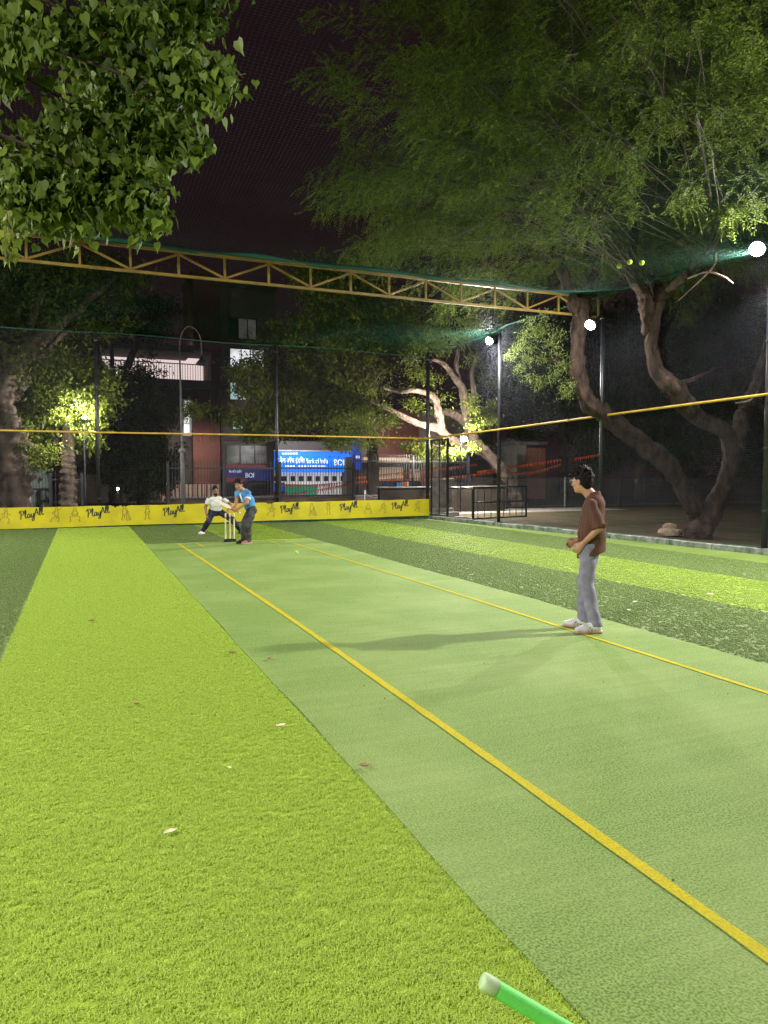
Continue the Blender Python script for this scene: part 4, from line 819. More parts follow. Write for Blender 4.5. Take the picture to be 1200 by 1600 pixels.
g = MB(); [g.bar((2.6 * t, 0.7 * t, 0.16), (2.6 * t, 0.7 * t, 1.2), 0.018) for t in np.linspace(0.08, 0.92, 8)]; g.build('leaf_bars', M['black'], og)
# low mesh fence behind the lawn
lf = empty('low_fence', (16.0, 30.5, 0), 0, 'low wire mesh fence with thin posts beyond the dark lawn', 'fence')
for i in range(7): MB().bar((i * 3.0, -i * 0.5, 0), (i * 3.0, -i * 0.5, 1.55), 0.06).build('post', M['steel'] if i == 2 else M['black'], lf)
for z in (0.08, 1.5): MB().bar((0, 0, z), (18, -3, z), 0.035).build('rail', M['black'], lf)
Ls = np.array([[(18 * t, -3 * t, z) for t in np.linspace(0, 1, 4)] for z in np.arange(0.12, 1.5, 0.07)]); Lv = np.array([[(18 * t, -3 * t, 0.1 + 1.4 * q) for q in np.linspace(0, 1, 3)] for t in np.arange(0, 1, 0.0045)])
a1, b1_ = tubes_np(Ls, 0.002); a2, b2_ = tubes_np(Lv, 0.002); tag(link_mesh('wire_mesh', np_mesh('wire_mesh', np.vstack([a1, a2]), np.vstack([b1_, b2_ + len(a1)])), M['steel'], lf), kind='stuff')
sheet('lawn_edge', 13, 60, 31.2, 32.2, 0.03, pmat('pale_verge', (0.15, 0.12, 0.07), (0.12, 0.11, 0.06), 2, 0.95))
# iron paling fences (each panel run between posts is one fence)
def palings(x0, x1, Y, z0, z1, label, spear=True, step=0.125, posts=2.55, group=None):
    o = empty('iron_fence', (x0, Y, 0), 0, label, 'fence', group); L = x1 - x0; n = max(1, round(L / posts))
    for i in range(n + 1): MB().bar((L * i / n, 0.0, 0), (L * i / n, 0.0, z1 - 0.02), 0.09).build('post', M['black'], o)
    for i in range(n):
        for z in (z0 + 0.06, z1 - 0.28): MB().bar((L * i / n + 0.045, 0, z), (L * (i + 1) / n - 0.045, 0, z), 0.055).build('rail', M['black'], o)
    p = MB()
    for k in range(int(L / step)):
        x = (k + 0.5) * step
        if min(abs(x - L * i / n) for i in range(n + 1)) < 0.05: continue
        p.box((x, 0.022, (z0 + z1) / 2), (0.022, 0.014, z1 - z0 - 0.06))
        if spear: p.add([(x - 0.02, 0.022, z1 - 0.04), (x + 0.02, 0.022, z1 - 0.04), (x, 0.03, z1 - 0.04), (x, 0.022, z1 + 0.05)], [(0, 1, 3), (1, 2, 3), (2, 0, 3), (0, 2, 1)])
    tag(p.build('palings', M['black'], o), kind='stuff'); return o
FY = 30.0
X_ = lambda px, Y=FY: at(px, 750, Y).x
palings(X_(262), X_(432), FY, 0.62, 2.2, 'iron paling fence behind the wicketkeeper and the batter', group=None)
palings(X_(438), X_(553), FY + 0.1, 0.70, 2.22, 'iron paling fence before the green shutter and blue sign')
palings(X_(556), X_(735), FY + 0.2, 0.75, 2.55, 'taller spiked iron fence behind the end of the banner')
palings(X_(78), X_(128), FY, 0.3, 1.75, 'short iron fence between the thick trunk and the slim trunk')
w = MB(); o = empty('low_wall', (X_(262), FY, 0), 0, 'low brown wall under the iron fences', 'wall')
ww = X_(735) - X_(262); MB().box((ww / 2, 0.28, 0.33), (ww, 0.22, 0.72)).build('masonry', pmat('brown_render', (0.15, 0.105, 0.072), (0.09, 0.065, 0.045), 2, 0.95, 0.4, 30), o); MB().box((ww / 2, 0.28, 0.72), (ww, 0.28, 0.06)).build('coping', M['concrete'], o)
# pale chain posts in front of the wall
cp = []
for i, px in enumerate((570, 603, 632)):
    q = at(px, 780, FY - 1.3); o = empty('chain_post', (q.x, q.y, 0), 0, ('first chain post, nearest the dark column, behind the banner', 'middle chain post behind the last printed word', 'last chain post before the corner pole')[i], 'post', 'chain posts behind the banner')
    MB().tube([(0, 0, 0), (0, 0, 0.92)], 0.03, 8).build('shaft', M['white'], o, True); MB().lathe([(0.01, 0.9), (0.045, 0.93), (0.045, 0.97), (0.01, 1.0)], (0, 0, 0), 10).build('finial', M['white'], o, True); cp.append(o)
o = empty('post_chain', (cp[0].location.x, cp[0].location.y, 0.9), 0, 'sagging pale chain slung between the three short posts', 'chain')
ch = MB()
for a, b in ((0, 1), (1, 2)):
    A, B = cp[a].location - cp[0].location, cp[b].location - cp[0].location; ch.tube([A + (B - A) * t + Vector((0, 0, -0.22 * (1 - (2 * t - 1) ** 2))) for t in np.linspace(0, 1, 9)], 0.014, 6)
ch.build('links', M['white'], o, True)
# concrete gate pier, stone steps
q = gnd(738, 806); o = empty('concrete_pier', (13.6, 26.4, 0), 0.1, 'squat grey concrete pier beside the gate', 'pier')
MB().box((0, 0, 0.7), (0.62, 0.6, 1.4)).build('shaft', M['concrete'], o, bevel=0.02); MB().box((0, 0, 1.44), (0.74, 0.72, 0.1)).build('cap', M['concrete'], o, bevel=0.015)
o = empty('stone_step', (13.2, 25.6, 0), 0.1, 'pale stone step beside the gate frame', 'step'); MB().box((0, 0, 0.09), (1.2, 0.7, 0.18)).box((0.15, 0.2, 0.25), (0.8, 0.4, 0.15)).build('slab', M['pave'], o, bevel=0.02)
o = empty('boundary_wall', (14.2, 28.6, 0), 0, 'dark brown boundary wall behind the gate', 'wall'); MB().box((0.6, 0, 0.55), (6.2, 0.25, 1.1)).build('masonry', pmat('dark_render', (0.035, 0.026, 0.02), (0.022, 0.017, 0.014), 2, 0.95, 0.4, 20), o); MB().box((0.6, 0, 1.12), (6.3, 0.32, 0.05)).build('coping', M['concrete'], o)
# rubble by the tree
for i, (dx, dy, s, lb) in enumerate(((0, 0, 0.26, 'flat buff rock lowest in the heap left of the gnarled trunk'), (0.30, 0.15, 0.2, 'buff rock of the heap closest to the gnarled trunk'), (0.05, 0.05, 0.17, 'buff rock on top of the small heap by the trunk'))):
    q = gnd(1046, 838); b = bmesh.new(); bmesh.ops.create_icosphere(b, subdivisions=2, radius=s)
    for v in b.verts: v.co *= 1 + random.uniform(-0.16, 0.12); v.co.z *= 0.55; v.co.x *= 1.25
    me = bpy.data.meshes.new('rock'); b.to_mesh(me); b.free(); o = link_mesh('rock', me, pmat('buff_rock', (0.42, 0.32, 0.22), (0.28, 0.21, 0.15), 6, 0.95, 0.5, 30) if i == 0 else bpy.data.materials['buff_rock']); o.location = (q.x + dx, q.y + dy, s * 0.4 + (0.2 if i == 2 else 0)); tag(o, lb, 'rock', 'rocks heaped beside the gnarled trunk')

# ------------------------------------------------------------------ street lamp
q = at(286, 790, 28.5); o = empty('street_lamp', (q.x, q.y, 0), 0, 'grey street lamp post with curved arm and unlit bell shade', 'street lamp')
H = at(278, 540, 28.5).z
MB().tube([(0, 0, 0), (0, 0, 2.6), (0, 0, 2.62), (-0.05, 0, H)], [0.085, 0.08, 0.045, 0.032], 12).build('post', M['pole_grey'], o, True)
MB().lathe([(0.1, 2.5), (0.13, 2.52), (0.13, 2.62), (0.07, 2.68)], (0, 0, 0), 12).build('collar', M['pole_grey'], o, True)
MB().tube([(-0.05, 0, H - 0.4), (0.0, 0, H + 0.35), (0.3, 0, H + 0.75), (0.7, 0, H + 0.45), (0.78, 0, H - 0.35)], 0.02, 8, 24).build('arm', M['pole_grey'], o, True)
MB().lathe([(0.03, 0.0), (0.06, -0.06), (0.09, -0.15), (0.22, -0.31), (0.25, -0.37), (0.23, -0.37), (0.08, -0.22)], (0.78, 0, H - 0.3), 18).build('lamp_shade', M['black'], o, True)

# ------------------------------------------------------------------ buildings
def rect(px0, py0, px1, py1, Y):
    a, b = at(px0, (py0 + py1) / 2, Y), at(px1, (py0 + py1) / 2, Y); c = at((px0 + px1) / 2, py0, Y).z; d = at((px0 + px1) / 2, py1, Y).z
    return a.x, b.x, d, c
def block(parent, name, mat, px0, py0, px1, py1, Y, depth=4.0, toground=False, dy=0.0):
    x0, x1, z0, z1 = rect(px0, py0, px1, py1, Y)
    if toground: z0 = -0.02
    o = MB().box(((x0 + x1) / 2, Y + depth / 2 + dy, (z0 + z1) / 2), (x1 - x0, depth, z1 - z0)).build(name, mat, None); o.parent = parent; o.matrix_parent_inverse = Matrix.Translation(-parent.location); return o
def window(parent, px0, py0, px1, py1, Y, nx, ny, pane, framem, name='window', dy=-0.06, bar=0.07):
    x0, x1, z0, z1 = rect(px0, py0, px1, py1, Y); f = MB(); y = Y + dy
    f.box((x0 + bar / 2, y, (z0 + z1) / 2), (bar, 0.1, z1 - z0)).box((x1 - bar / 2, y, (z0 + z1) / 2), (bar, 0.1, z1 - z0))
    f.box(((x0 + x1) / 2, y, z0 + bar / 2), (x1 - x0 - 2 * bar, 0.1, bar)).box(((x0 + x1) / 2, y, z1 - bar / 2), (x1 - x0 - 2 * bar, 0.1, bar))
    for i in range(1, nx): f.box((x0 + (x1 - x0) * i / nx, y - 0.004, (z0 + z1) / 2), (bar * 0.8, 0.09, z1 - z0 - 2 * bar))
    for i in range(1, ny): f.box(((x0 + x1) / 2, y - 0.002, z0 + (z1 - z0) * i / ny), (x1 - x0 - 2 * bar, 0.08, bar * 0.6))
    o = f.build(name, framem, None); o.parent = parent; o.matrix_parent_inverse = Matrix.Translation(-parent.location)
    for i in range(nx):
        a, b = x0 + (x1 - x0) * i / nx, x0 + (x1 - x0) * (i + 1) / nx
        p = MB().box(((a + b) / 2, y + 0.02, (z0 + z1) / 2), (b - a - bar, 0.012, z1 - z0 - bar)).build('pane', pane if not isinstance(pane, (list, tuple)) else pane[i % len(pane)], None); p.parent = o
    return o
def child(o, parent): o.parent = parent; o.matrix_parent_inverse = Matrix.Translation(-parent.location); return o
def text(body, px, py, hpx, Y, mat, parent, name='lettering', align='LEFT', sx=1.0, shear=0.0, dy=-0.03):
    c = bpy.data.curves.new(name, 'FONT'); c.body = body; c.extrude = 0.012; c.align_x = align; c.align_y = 'CENTER'; c.shear = shear
    o = bpy.data.objects.new(name, c); COL.objects.link(o); c.materials.append(mat); p = at(px, py, Y)
    s = abs(at(px, py - hpx / 2, Y).z - at(px, py + hpx / 2, Y).z) / 0.72; c.size = s
    o.location = (p.x, Y + dy, p.z); o.rotation_euler = (R_(90), 0, 0); o.scale = (sx, 1, 1); child(o, parent); return o
glass_dark = pmat('dark_glass', (0.03, 0.035, 0.04), (0.02, 0.02, 0.025), 1.5, 0.15, spec=0.6)
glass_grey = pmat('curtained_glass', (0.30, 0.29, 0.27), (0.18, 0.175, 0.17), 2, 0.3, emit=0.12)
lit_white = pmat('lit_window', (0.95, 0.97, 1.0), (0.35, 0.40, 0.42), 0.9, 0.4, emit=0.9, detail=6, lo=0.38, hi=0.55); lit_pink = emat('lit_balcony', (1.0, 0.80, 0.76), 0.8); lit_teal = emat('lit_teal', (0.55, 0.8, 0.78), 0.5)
wall_red = pmat('maroon_wall', (0.15, 0.062, 0.048), (0.10, 0.042, 0.033), 0.6, 0.9, 0.2, 8); wall_tan = pmat('drab_wall', (0.15, 0.115, 0.095), (0.10, 0.08, 0.068), 0.5, 0.9, 0.2, 8); wall_dk = pmat('dark_wall', (0.10, 0.085, 0.075), (0.07, 0.06, 0.055), 0.5, 0.9)  # three plain wall colours, the last one darkest
BYD = 50.0
Bo = at(300, 742, BYD)
ba = empty('apartment_block', (Bo.x, BYD, 0), 0, 'tall dim brown apartment block rising behind the street lamp', 'building')
block(ba, 'stair_tower', wall_red, 302, 428, 344, 546, BYD - 0.3, 5); block(ba, 'tower_base', wall_red, 302, 603, 344, 790, BYD - 0.3, 5, True); block(ba, 'tower_column', wall_red, 330, 546.2, 344, 602.8, BYD - 0.3, 5); block(ba, 'main_wall', wall_tan, 344.5, 450, 432, 790, BYD, 7, True)
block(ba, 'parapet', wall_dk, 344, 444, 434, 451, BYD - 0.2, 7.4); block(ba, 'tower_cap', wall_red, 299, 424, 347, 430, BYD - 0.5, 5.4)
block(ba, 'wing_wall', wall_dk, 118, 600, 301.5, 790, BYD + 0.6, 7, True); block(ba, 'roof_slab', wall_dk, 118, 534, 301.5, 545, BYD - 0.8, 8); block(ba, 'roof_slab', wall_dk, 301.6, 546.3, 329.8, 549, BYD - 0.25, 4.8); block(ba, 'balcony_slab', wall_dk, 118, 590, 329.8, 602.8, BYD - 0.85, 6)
block(ba, 'balcony_wall', lit_pink, 150, 545, 334, 592, BYD + 3.0, 0.3)  # wall emits by itself, standing in for the balcony lamplight
x0, x1, z0, z1 = rect(150, 545, 329, 603, BYD - 0.7); rl = MB()
for i in range(44): rl.bar((x0 + (x1 - x0) * i / 43, BYD - 0.7, z0 + 0.5), (x0 + (x1 - x0) * i / 43, BYD - 0.7, z0 + 1.5), 0.03)
rl.bar((x0, BYD - 0.72, z0 + 1.52), (x1, BYD - 0.72, z0 + 1.52), 0.06); child(rl.build('balcony_railing', M['black'], None), ba)
for px in (172, 232, 256, 292):
    p = at(px, 547, BYD + 1.0); child(MB().lathe([(0.05, 0.12), (0.16, 0.08), (0.16, -0.04), (0.05, -0.08)], p, 10).build('ceiling_lamp', emat('downlight', (1, 0.97, 0.95), 8), None, True), ba)
window(ba, 357, 497, 401, 531, BYD, 3, 1, [glass_dark, glass_grey, glass_grey], M['black']); window(ba, 358, 545, 413, 578, BYD, 3, 1, lit_white, M['black']); window(ba, 358, 597, 386, 626, BYD, 2, 1, [lit_teal, lit_white], M['black'])
window(ba, 285, 624, 309, 681, BYD + 0.58, 2, 3, lit_white, M['white'], bar=0.09); window(ba, 352, 695, 420, 726, BYD, 3, 1, [glass_dark, glass_grey, glass_grey], M['black'], 'shop_window'); window(ba, 362, 650, 384, 672, BYD, 2, 1, lit_teal, M['black'])
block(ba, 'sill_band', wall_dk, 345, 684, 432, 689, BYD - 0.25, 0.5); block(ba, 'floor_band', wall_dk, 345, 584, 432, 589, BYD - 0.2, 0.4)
for px in (313, 331): block(ba, 'pilaster', wall_red, px - 2, 432, px + 2, 530, BYD - 0.42, 0.12); block(ba, 'pilaster', wall_red, px - 2, 606, px + 2, 690, BYD - 0.42, 0.12)
block(ba, 'shop_shutter', pmat('buff_shutter', (0.42, 0.33, 0.25), (0.34, 0.26, 0.2), 2, 0.7, emit=0.10), 250, 757, 345, 787, BYD - 0.5, 0.15); block(ba, 'shop_front', glass_dark, 350, 757, 428, 787, BYD - 0.1, 0.1)  # shutter colour carries a weak glow in place of street light
for i, px in enumerate(range(252, 345, 7)): block(ba, 'shutter_rib', wall_red, px, 757, px + 1.6, 787, BYD - 0.58, 0.08)
# sign of the cash machine under the window
o = empty('sign_board', at(352, 742, BYD - 1.2), 0, 'dim navy and red sign board reading BOI under the three pane window', 'sign'); o.location.z = rect(354, 728, 432, 754, BYD - 1.2)[2]
navy_s = emat('navy_sign', (0.012, 0.016, 0.12), 0.55); red_s = emat('red_sign', (0.22, 0.03, 0.03), 0.35); white_s = emat('white_letters', (0.8, 0.85, 0.95), 0.55)
block(o, 'panel', navy_s, 354, 731, 431, 751, BYD - 1.3, 0.2); block(o, 'upper_band', red_s, 354, 726, 416, 730.6, BYD - 1.33, 0.23); block(o, 'lower_band', red_s, 354, 746, 384, 753, BYD - 1.36, 0.1)
text('BOI', 383, 743, 7.5, BYD - 1.3, white_s, o, sx=0.85); text('बैंक ऑफ इंडिया', 357, 737, 3.6, BYD - 1.3, white_s, o, sx=0.7)
# bank
bk = empty('bank_branch', (at(435, 742, 46).x, 46.6, 0), 0, 'white fronted bank branch with a green shutter under a blue sign', 'building')
cream = pmat('cream_wall', (0.70, 0.68, 0.64), (0.6, 0.58, 0.55), 1, 0.7, emit=0.45)  # emission in the cream colour imitates lamplight on the bank front
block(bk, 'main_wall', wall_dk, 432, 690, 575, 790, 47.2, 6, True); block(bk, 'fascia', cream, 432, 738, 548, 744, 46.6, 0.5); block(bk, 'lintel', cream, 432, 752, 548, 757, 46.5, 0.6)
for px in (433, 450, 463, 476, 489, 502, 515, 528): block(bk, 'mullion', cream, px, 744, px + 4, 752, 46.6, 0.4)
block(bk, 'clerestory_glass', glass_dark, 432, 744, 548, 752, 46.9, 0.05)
gs = pmat('green_shutter', (0.03, 0.30, 0.17), (0.025, 0.24, 0.14), 3, 0.6, emit=0.28); block(bk, 'green_shutter', gs, 446, 757, 494, 788, 46.7, 0.1)  # green shutter is given its own glow to look lamplit
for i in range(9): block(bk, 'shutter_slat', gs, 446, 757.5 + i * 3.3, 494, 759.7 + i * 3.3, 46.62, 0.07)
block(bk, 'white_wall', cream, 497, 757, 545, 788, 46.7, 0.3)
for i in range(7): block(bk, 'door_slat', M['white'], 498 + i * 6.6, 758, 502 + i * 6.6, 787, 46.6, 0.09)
block(bk, 'blue_counter', emat('blue_counter', (0.02, 0.06, 0.35), 0.35), 428, 754, 445, 768, 46.4, 0.3); block(bk, 'side_column', wall_dk, 541, 714, 556, 790, 45.6, 0.8, True)  # counter front glows by itself to look lit
sg = empty('bank_sign', at(432, 738, 46), 0, 'bright blue backlit sign reading Bank of India', 'sign')
bl = emat('blue_sign', (0.005, 0.17, 0.88), 0.95); wl = emat('white_sign_letters', (0.9, 0.97, 1.0), 1.0)
block(sg, 'panel', bl, 430, 706, 549, 738, 46.0, 0.25); block(sg, 'frame', M['steel'], 429, 703.5, 550, 705.7, 45.95, 0.35)
text('बैंक ऑफ इंडिया', 437, 720, 8, 46.0, wl, sg, sx=0.62); text('Bank of India', 478, 720.5, 8, 46.0, wl, sg, sx=0.62); text('BOI', 521, 723, 9.5, 46.0, wl, sg, sx=0.85)
for i in range(14): block(sg, 'small_print', wl, 446 + i * 2.2 + (4 if i > 6 else 0), 727.2, 447.4 + i * 2.2 + (4 if i > 6 else 0), 729.4, 45.97, 0.02)
for i in range(11): block(sg, 'small_print', wl, 482 + i * 2.6, 727.2, 483.6 + i * 2.6, 729.2, 45.97, 0.02)
for i in range(6): block(sg, 'small_print', wl, 441 + i * 4.2, 707.5, 444 + i * 4.2, 709.8, 45.97, 0.02)
vs = empty('hanging_sign', at(553, 735, 45), 0, 'tall narrow deep blue sign standing beside the bank sign', 'sign'); block(vs, 'panel', emat('deep_blue_sign', (0.01, 0.05, 0.42), 0.7), 553, 688, 565, 734, 45.0, 0.3); block(vs, 'logo_patch', white_s, 556, 712, 562, 716, 44.97, 0.05); block(vs, 'pole', M['black'], 558, 734.5, 560, 790, 45.1, 0.12)
# maroon shop row
sr = empty('shop_row', (at(578, 742, 47).x, 47, 0), 0, 'maroon shop row with cream awnings and dark blue shutters', 'building')
creamk = pmat('kiosk_render', (0.4, 0.36, 0.3), (0.3, 0.27, 0.22), 2, 0.9); creamd = pmat('cream_front', (0.55, 0.42, 0.30), (0.42, 0.31, 0.22), 1.2, 0.8, emit=0.28); navyd = pmat('navy_shutter', (0.03, 0.045, 0.10), (0.02, 0.03, 0.07), 1.2, 0.7, emit=0.1)  # cream and navy fronts emit faintly, imitating light from the street
block(sr, 'upper_wall', wall_red, 566, 640, 690, 716, 47.6, 6); block(sr, 'main_wall', wall_dk, 566, 716, 780, 790, 48.0, 6, True)
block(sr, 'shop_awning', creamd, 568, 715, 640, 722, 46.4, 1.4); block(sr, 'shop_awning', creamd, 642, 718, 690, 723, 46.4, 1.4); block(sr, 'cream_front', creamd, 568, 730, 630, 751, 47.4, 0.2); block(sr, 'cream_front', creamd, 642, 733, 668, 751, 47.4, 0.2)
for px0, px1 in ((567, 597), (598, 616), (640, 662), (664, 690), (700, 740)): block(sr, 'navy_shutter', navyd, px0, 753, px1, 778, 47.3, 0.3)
block(sr, 'poster', emat('blue_poster', (0.03, 0.22, 0.5), 0.5), 620, 754, 627, 774, 47.2, 0.1); block(sr, 'orange_door', pmat('orange_door', (0.5, 0.14, 0.05), None, 3, 0.7, emit=0.2), 628, 753, 635, 775, 47.2, 0.2); block(sr, 'white_door', creamd, 636, 753, 639, 774, 47.2, 0.2)  # poster and orange door emit to look lit
cb = empty('concrete_block', (at(700, 742, 44).x, 44, 0), 0, 'plain grey concrete building glimpsed behind the pale lit tree', 'building')
block(cb, 'main_wall', pmat('lit_concrete', (0.2, 0.17, 0.14), (0.13, 0.115, 0.1), 0.7, 0.9), 690, 640, 770, 790, 44, 4, True); block(cb, 'ledge', M['concrete'], 688, 713, 772, 717, 43.7, 0.4)
window(cb, 700, 724, 722, 745, 44, 2, 1, glass_dark, M['black'])
ki = empty('brick_kiosk', (at(822, 742, 42).x, 42, 0), 0, 'small brick kiosk with pale side beyond the orange bunting', 'kiosk')
bk_m = pmat('red_brick', (0.34, 0.13, 0.07), (0.2, 0.08, 0.05), 14, 0.9, 0.4, 40, emit=0.05); block(ki, 'pale_wall', creamk, 808, 694, 822, 760, 42, 2.5, True); block(ki, 'brick_wall', bk_m, 822.3, 700, 852, 760, 42.1, 2.4, True); block(ki, 'roof', M['concrete'], 805, 690, 856, 695, 41.8, 3.0)  # brick colour holds a trace of emission to look lit
for i in range(7):
    for j in range(5): block(ki, 'brick', bk_m, 823 + j * 5.8 + (i % 2) * 1.2, 701.5 + i * 4.2, 827.6 + j * 5.8 + (i % 2) * 1.2, 704.9 + i * 4.2, 42.06, 0.06)
# bunting
def bunting(pts, n, label, mat, s=0.16, Yb=38):
    P = crom([tuple(at(x, y, Yb)) for x, y in pts], n + 1); o = empty('bunting', P[0], 0, label, 'bunting', 'strings of orange bunting in the street')
    MB().tube([Vector(p) - Vector(P[0]) for p in P], 0.012, 5).build('cord', M['black'], o); f = MB()
    for i in range(len(P) - 1):
        a, b = Vector(P[i]) - Vector(P[0]), Vector(P[i + 1]) - Vector(P[0]); mid = (a + b) / 2; t = random.uniform(-0.1, 0.1); e = (b - a) * 0.44; dn = Vector((random.uniform(-0.03, 0.03), t, -s * random.uniform(0.8, 1.15)))
        f.add([mid - e, mid + e, mid + dn, mid + Vector((0, 0.012, -0.02))], [(0, 1, 2), (0, 2, 3), (1, 3, 2)])
    tag(f.build('flags', mat, o), kind='stuff'); return o
orange = pmat('orange_cloth', (0.75, 0.14, 0.02), (0.55, 0.08, 0.015), 3, 0.8, emit=0.12); reddish = pmat('red_cloth', (0.45, 0.06, 0.04), (0.3, 0.04, 0.03), 3, 0.8, emit=0.07)  # cloths emit faintly in place of light falling on them
bunting([(432, 756), (490, 757), (556, 752)], 34, 'red bunting crossing the top of the green shutter', reddish, 0.2)
bunting([(352, 778), (450, 771), (520, 761), (560, 752)], 60, 'long red bunting sagging from the batter up to the dark column', reddish, 0.2)
bunting([(556, 745), (620, 739), (680, 733), (745, 724)], 56, 'orange bunting over the cream shop front', orange, 0.2); bunting([(556, 752), (620, 748), (690, 746), (760, 738), (800, 731)], 70, 'lower orange bunting running behind the gate frames', orange, 0.2)
bunting([(745, 736), (800, 728), (877, 717)], 34, 'upper orange bunting beside the brick kiosk', orange, 0.24, 37); bunting([(790, 738), (830, 737), (877, 724)], 24, 'lower orange bunting beside the brick kiosk', orange, 0.22, 37)
bunting([(897, 716), (915, 713), (936, 709)], 12, 'short orange bunting just left of the pole behind the bowler', orange, 0.22, 37)
# lamps of the street (lit)
q = at(131, 652, 27.4); o = empty('street_flood', q, 0, 'glaring white lamp hidden among lit leaves over the banner', 'lamp'); MB().lathe([(0.02, 0.09), (0.08, 0.05), (0.10, 0), (0.08, -0.05), (0.02, -0.08)], (0, 0, 0), 14).build('globe', emat('street_bulb', (1.0, 0.95, 0.85), 2600, 'AUTO'), o, True); MB().tube([(0, 0, 0.1), (0, 0.3, 0.25), (0, 0.6, 0.2), (0, 0.6, -q.z)], 0.03, 8, 12).build('post', M['black'], o, True)
q = at(184, 764, 36); o = empty('shop_bulb', q, 0, 'tiny white bulb shining low behind the first cage pole', 'lamp'); MB().lathe([(0.01, 0.06), (0.045, 0.03), (0.045, -0.03), (0.01, -0.06)], (0, 0, 0), 10).build('globe', M['bulb'], o, True); MB().tube([(0, 0, 0.08), (0, 0, 0.3), (0, 0.1, 0.3), (0, 0.1, -q.z)], 0.015, 6).build('post', M['black'], o, True)
lamp('AREA', 'shop_tube', (at(480, 700, 43).x, 44.5, 4.4), 240, (0.95, 0.97, 1), (at(480, 770, 47).x, 47, 1), 2.0); lamp('AREA', 'shop_tube', (at(300, 700, 47).x, 47.5, 4.0), 130, (1, 0.9, 0.8), (at(300, 770, 49).x, 49.5, 1), 2.0); lamp('AREA', 'shop_tube', (at(620, 700, 44).x, 44.3, 4.2), 150, (1, 0.9, 0.8), (at(620, 770, 47).x, 47.3, 1), 2.0)
# van, metal gate sheet at left
vn = empty('parked_van', (at(2, 760, 28.2).x, 28.2, 0), 0, 'drab grey van side with dark window seen beside the thick trunk', 'van')
vm = pmat('van_paint', (0.30, 0.27, 0.25), (0.25, 0.22, 0.2), 1, 0.4, spec=0.4); v = MB(); prof = [(-3.6, 0.35), (0.75, 0.35), (0.85, 0.75), (0.75, 1.05), (0.25, 1.25), (-0.15, 1.95), (-0.5, 2.1), (-3.5, 2.1), (-3.65, 1.9)]
v.add([(x, y, z) for y in (0, 1.6) for x, z in prof], [tuple(range(9)), tuple(range(9, 18))[::-1]] + [(i, 9 + i, 9 + (i + 1) % 9, (i + 1) % 9) for i in range(9)]); v.build('body', vm, vn, bevel=0.05)
MB().add([(x, -0.012, z) for x, z in ((-1.6, 1.32), (0.05, 1.32), (-0.25, 1.9), (-1.6, 1.9))] + [(x, 0.02, z) for x, z in ((-1.6, 1.32), (0.05, 1.32), (-0.25, 1.9), (-1.6, 1.9))], [(0, 1, 2, 3), (0, 4, 5, 1), (1, 5, 6, 2), (2, 6, 7, 3), (3, 7, 4, 0)]).build('side_window', glass_dark, vn)
MB().box((-0.1, -0.03, 1.1), (0.2, 0.05, 0.04)).build('door_handle', M['steel'], vn)
for x in (-2.9, 0.1):
    wq = empty('wheel', (x, 0.05, 0.33)); wq.parent = vn; Rw = Matrix.Rotation(R_(90), 3, 'X'); MB().lathe([(0.2, -0.1), (0.31, -0.1), (0.33, -0.06), (0.33, 0.06), (0.31, 0.1), (0.2, 0.1)], (0, 0, 0), 20, M=Rw).build('tyre', M['black'], wq, True); MB().lathe([(0.03, -0.06), (0.2, -0.09), (0.2, 0.09), (0.03, 0.1)], (0, 0, 0), 16, M=Rw).build('rim', M['steel'], wq, True)
mg = empty('metal_gate', (at(36, 760, 31).x, 31, 0), 0, 'grey green corrugated metal gate between the two left trunks', 'gate'); gm = pmat('grey_green_sheet', (0.12, 0.15, 0.14), (0.07, 0.09, 0.085), 2, 0.6, 0.2, 20); wq = at(80, 760, 31).x - mg.location.x
MB().box((wq / 2, 0.03, 1.05), (wq - 0.1, 0.03, 1.9)).build('sheet', gm, mg)
for i in range(9): MB().box((wq * (i + 0.6) / 9.2, 0.0, 1.05), (0.035, 0.05, 1.86)).build('rib', gm, mg)
f = MB(); frame(f, (0, 0), (wq, 0), 0.05, 2.05, 0.08, 1.1); f.build('gate_frame', M['black'], mg)
# ------------------------------------------------------------------ trees
def leaf_cloud(C, D, L, Wd, templ='rhomb', droop=0.3, seed=0):
    """C centres (n,3), D unit directions (n,3), L lengths (n,) -> one mesh of leaf faces"""
    r = np.random.default_rng(seed); n = len(C); up = np.tile(np.array([0, 0, 1.0]), (n, 1)) + r.normal(0, 0.55, (n, 3))
    s = np.cross(D, up); s /= np.linalg.norm(s, axis=1)[:, None] + 1e-9; nn = np.cross(s, D)
    L = L[:, None]; Wd = np.asarray(Wd)[:, None] if np.ndim(Wd) else Wd
    if templ == 'rhomb':
        V = np.stack([C, C + D * L * 0.45 + s * Wd * 0.5 + nn * L * 0.06, C + D * L - np.array([0, 0, 1]) * L * droop * 0.4, C + D * L * 0.45 - s * Wd * 0.5 + nn * L * 0.06], 1)
        F = np.arange(4 * n).reshape(n, 4)
        return V.reshape(-1, 3), F
    if templ == 'heart':
        pts = ((0, 0.04, 0), (0.30, -0.06, .06), (0.50, 0.18, .08), (0.40, 0.48, .06), (0.15, 0.74, 0.02), (0.0, 1.12, -.06), (-0.15, 0.74, 0.02), (-0.40, 0.48, .06), (-0.50, 0.18, .08), (-0.30, -0.06, .06))
        V = np.stack([C + s * Wd * p[0] + D * L * p[1] + nn * L * p[2] for p in pts], 1); b = np.arange(n)[:, None] * 10
        F = np.concatenate([b + np.array([q]) for q in ((0, 1, 2, 3), (0, 3, 4, 5), (0, 5, 6, 7), (0, 7, 8, 9))], 0)
        return V.reshape(-1, 3), F
def rdir(n, r, down=0.0, sp=1.0):
    d = r.normal(0, sp, (n, 3)); d[:, 2] -= down; return d / np.linalg.norm(d, axis=1)[:, None]
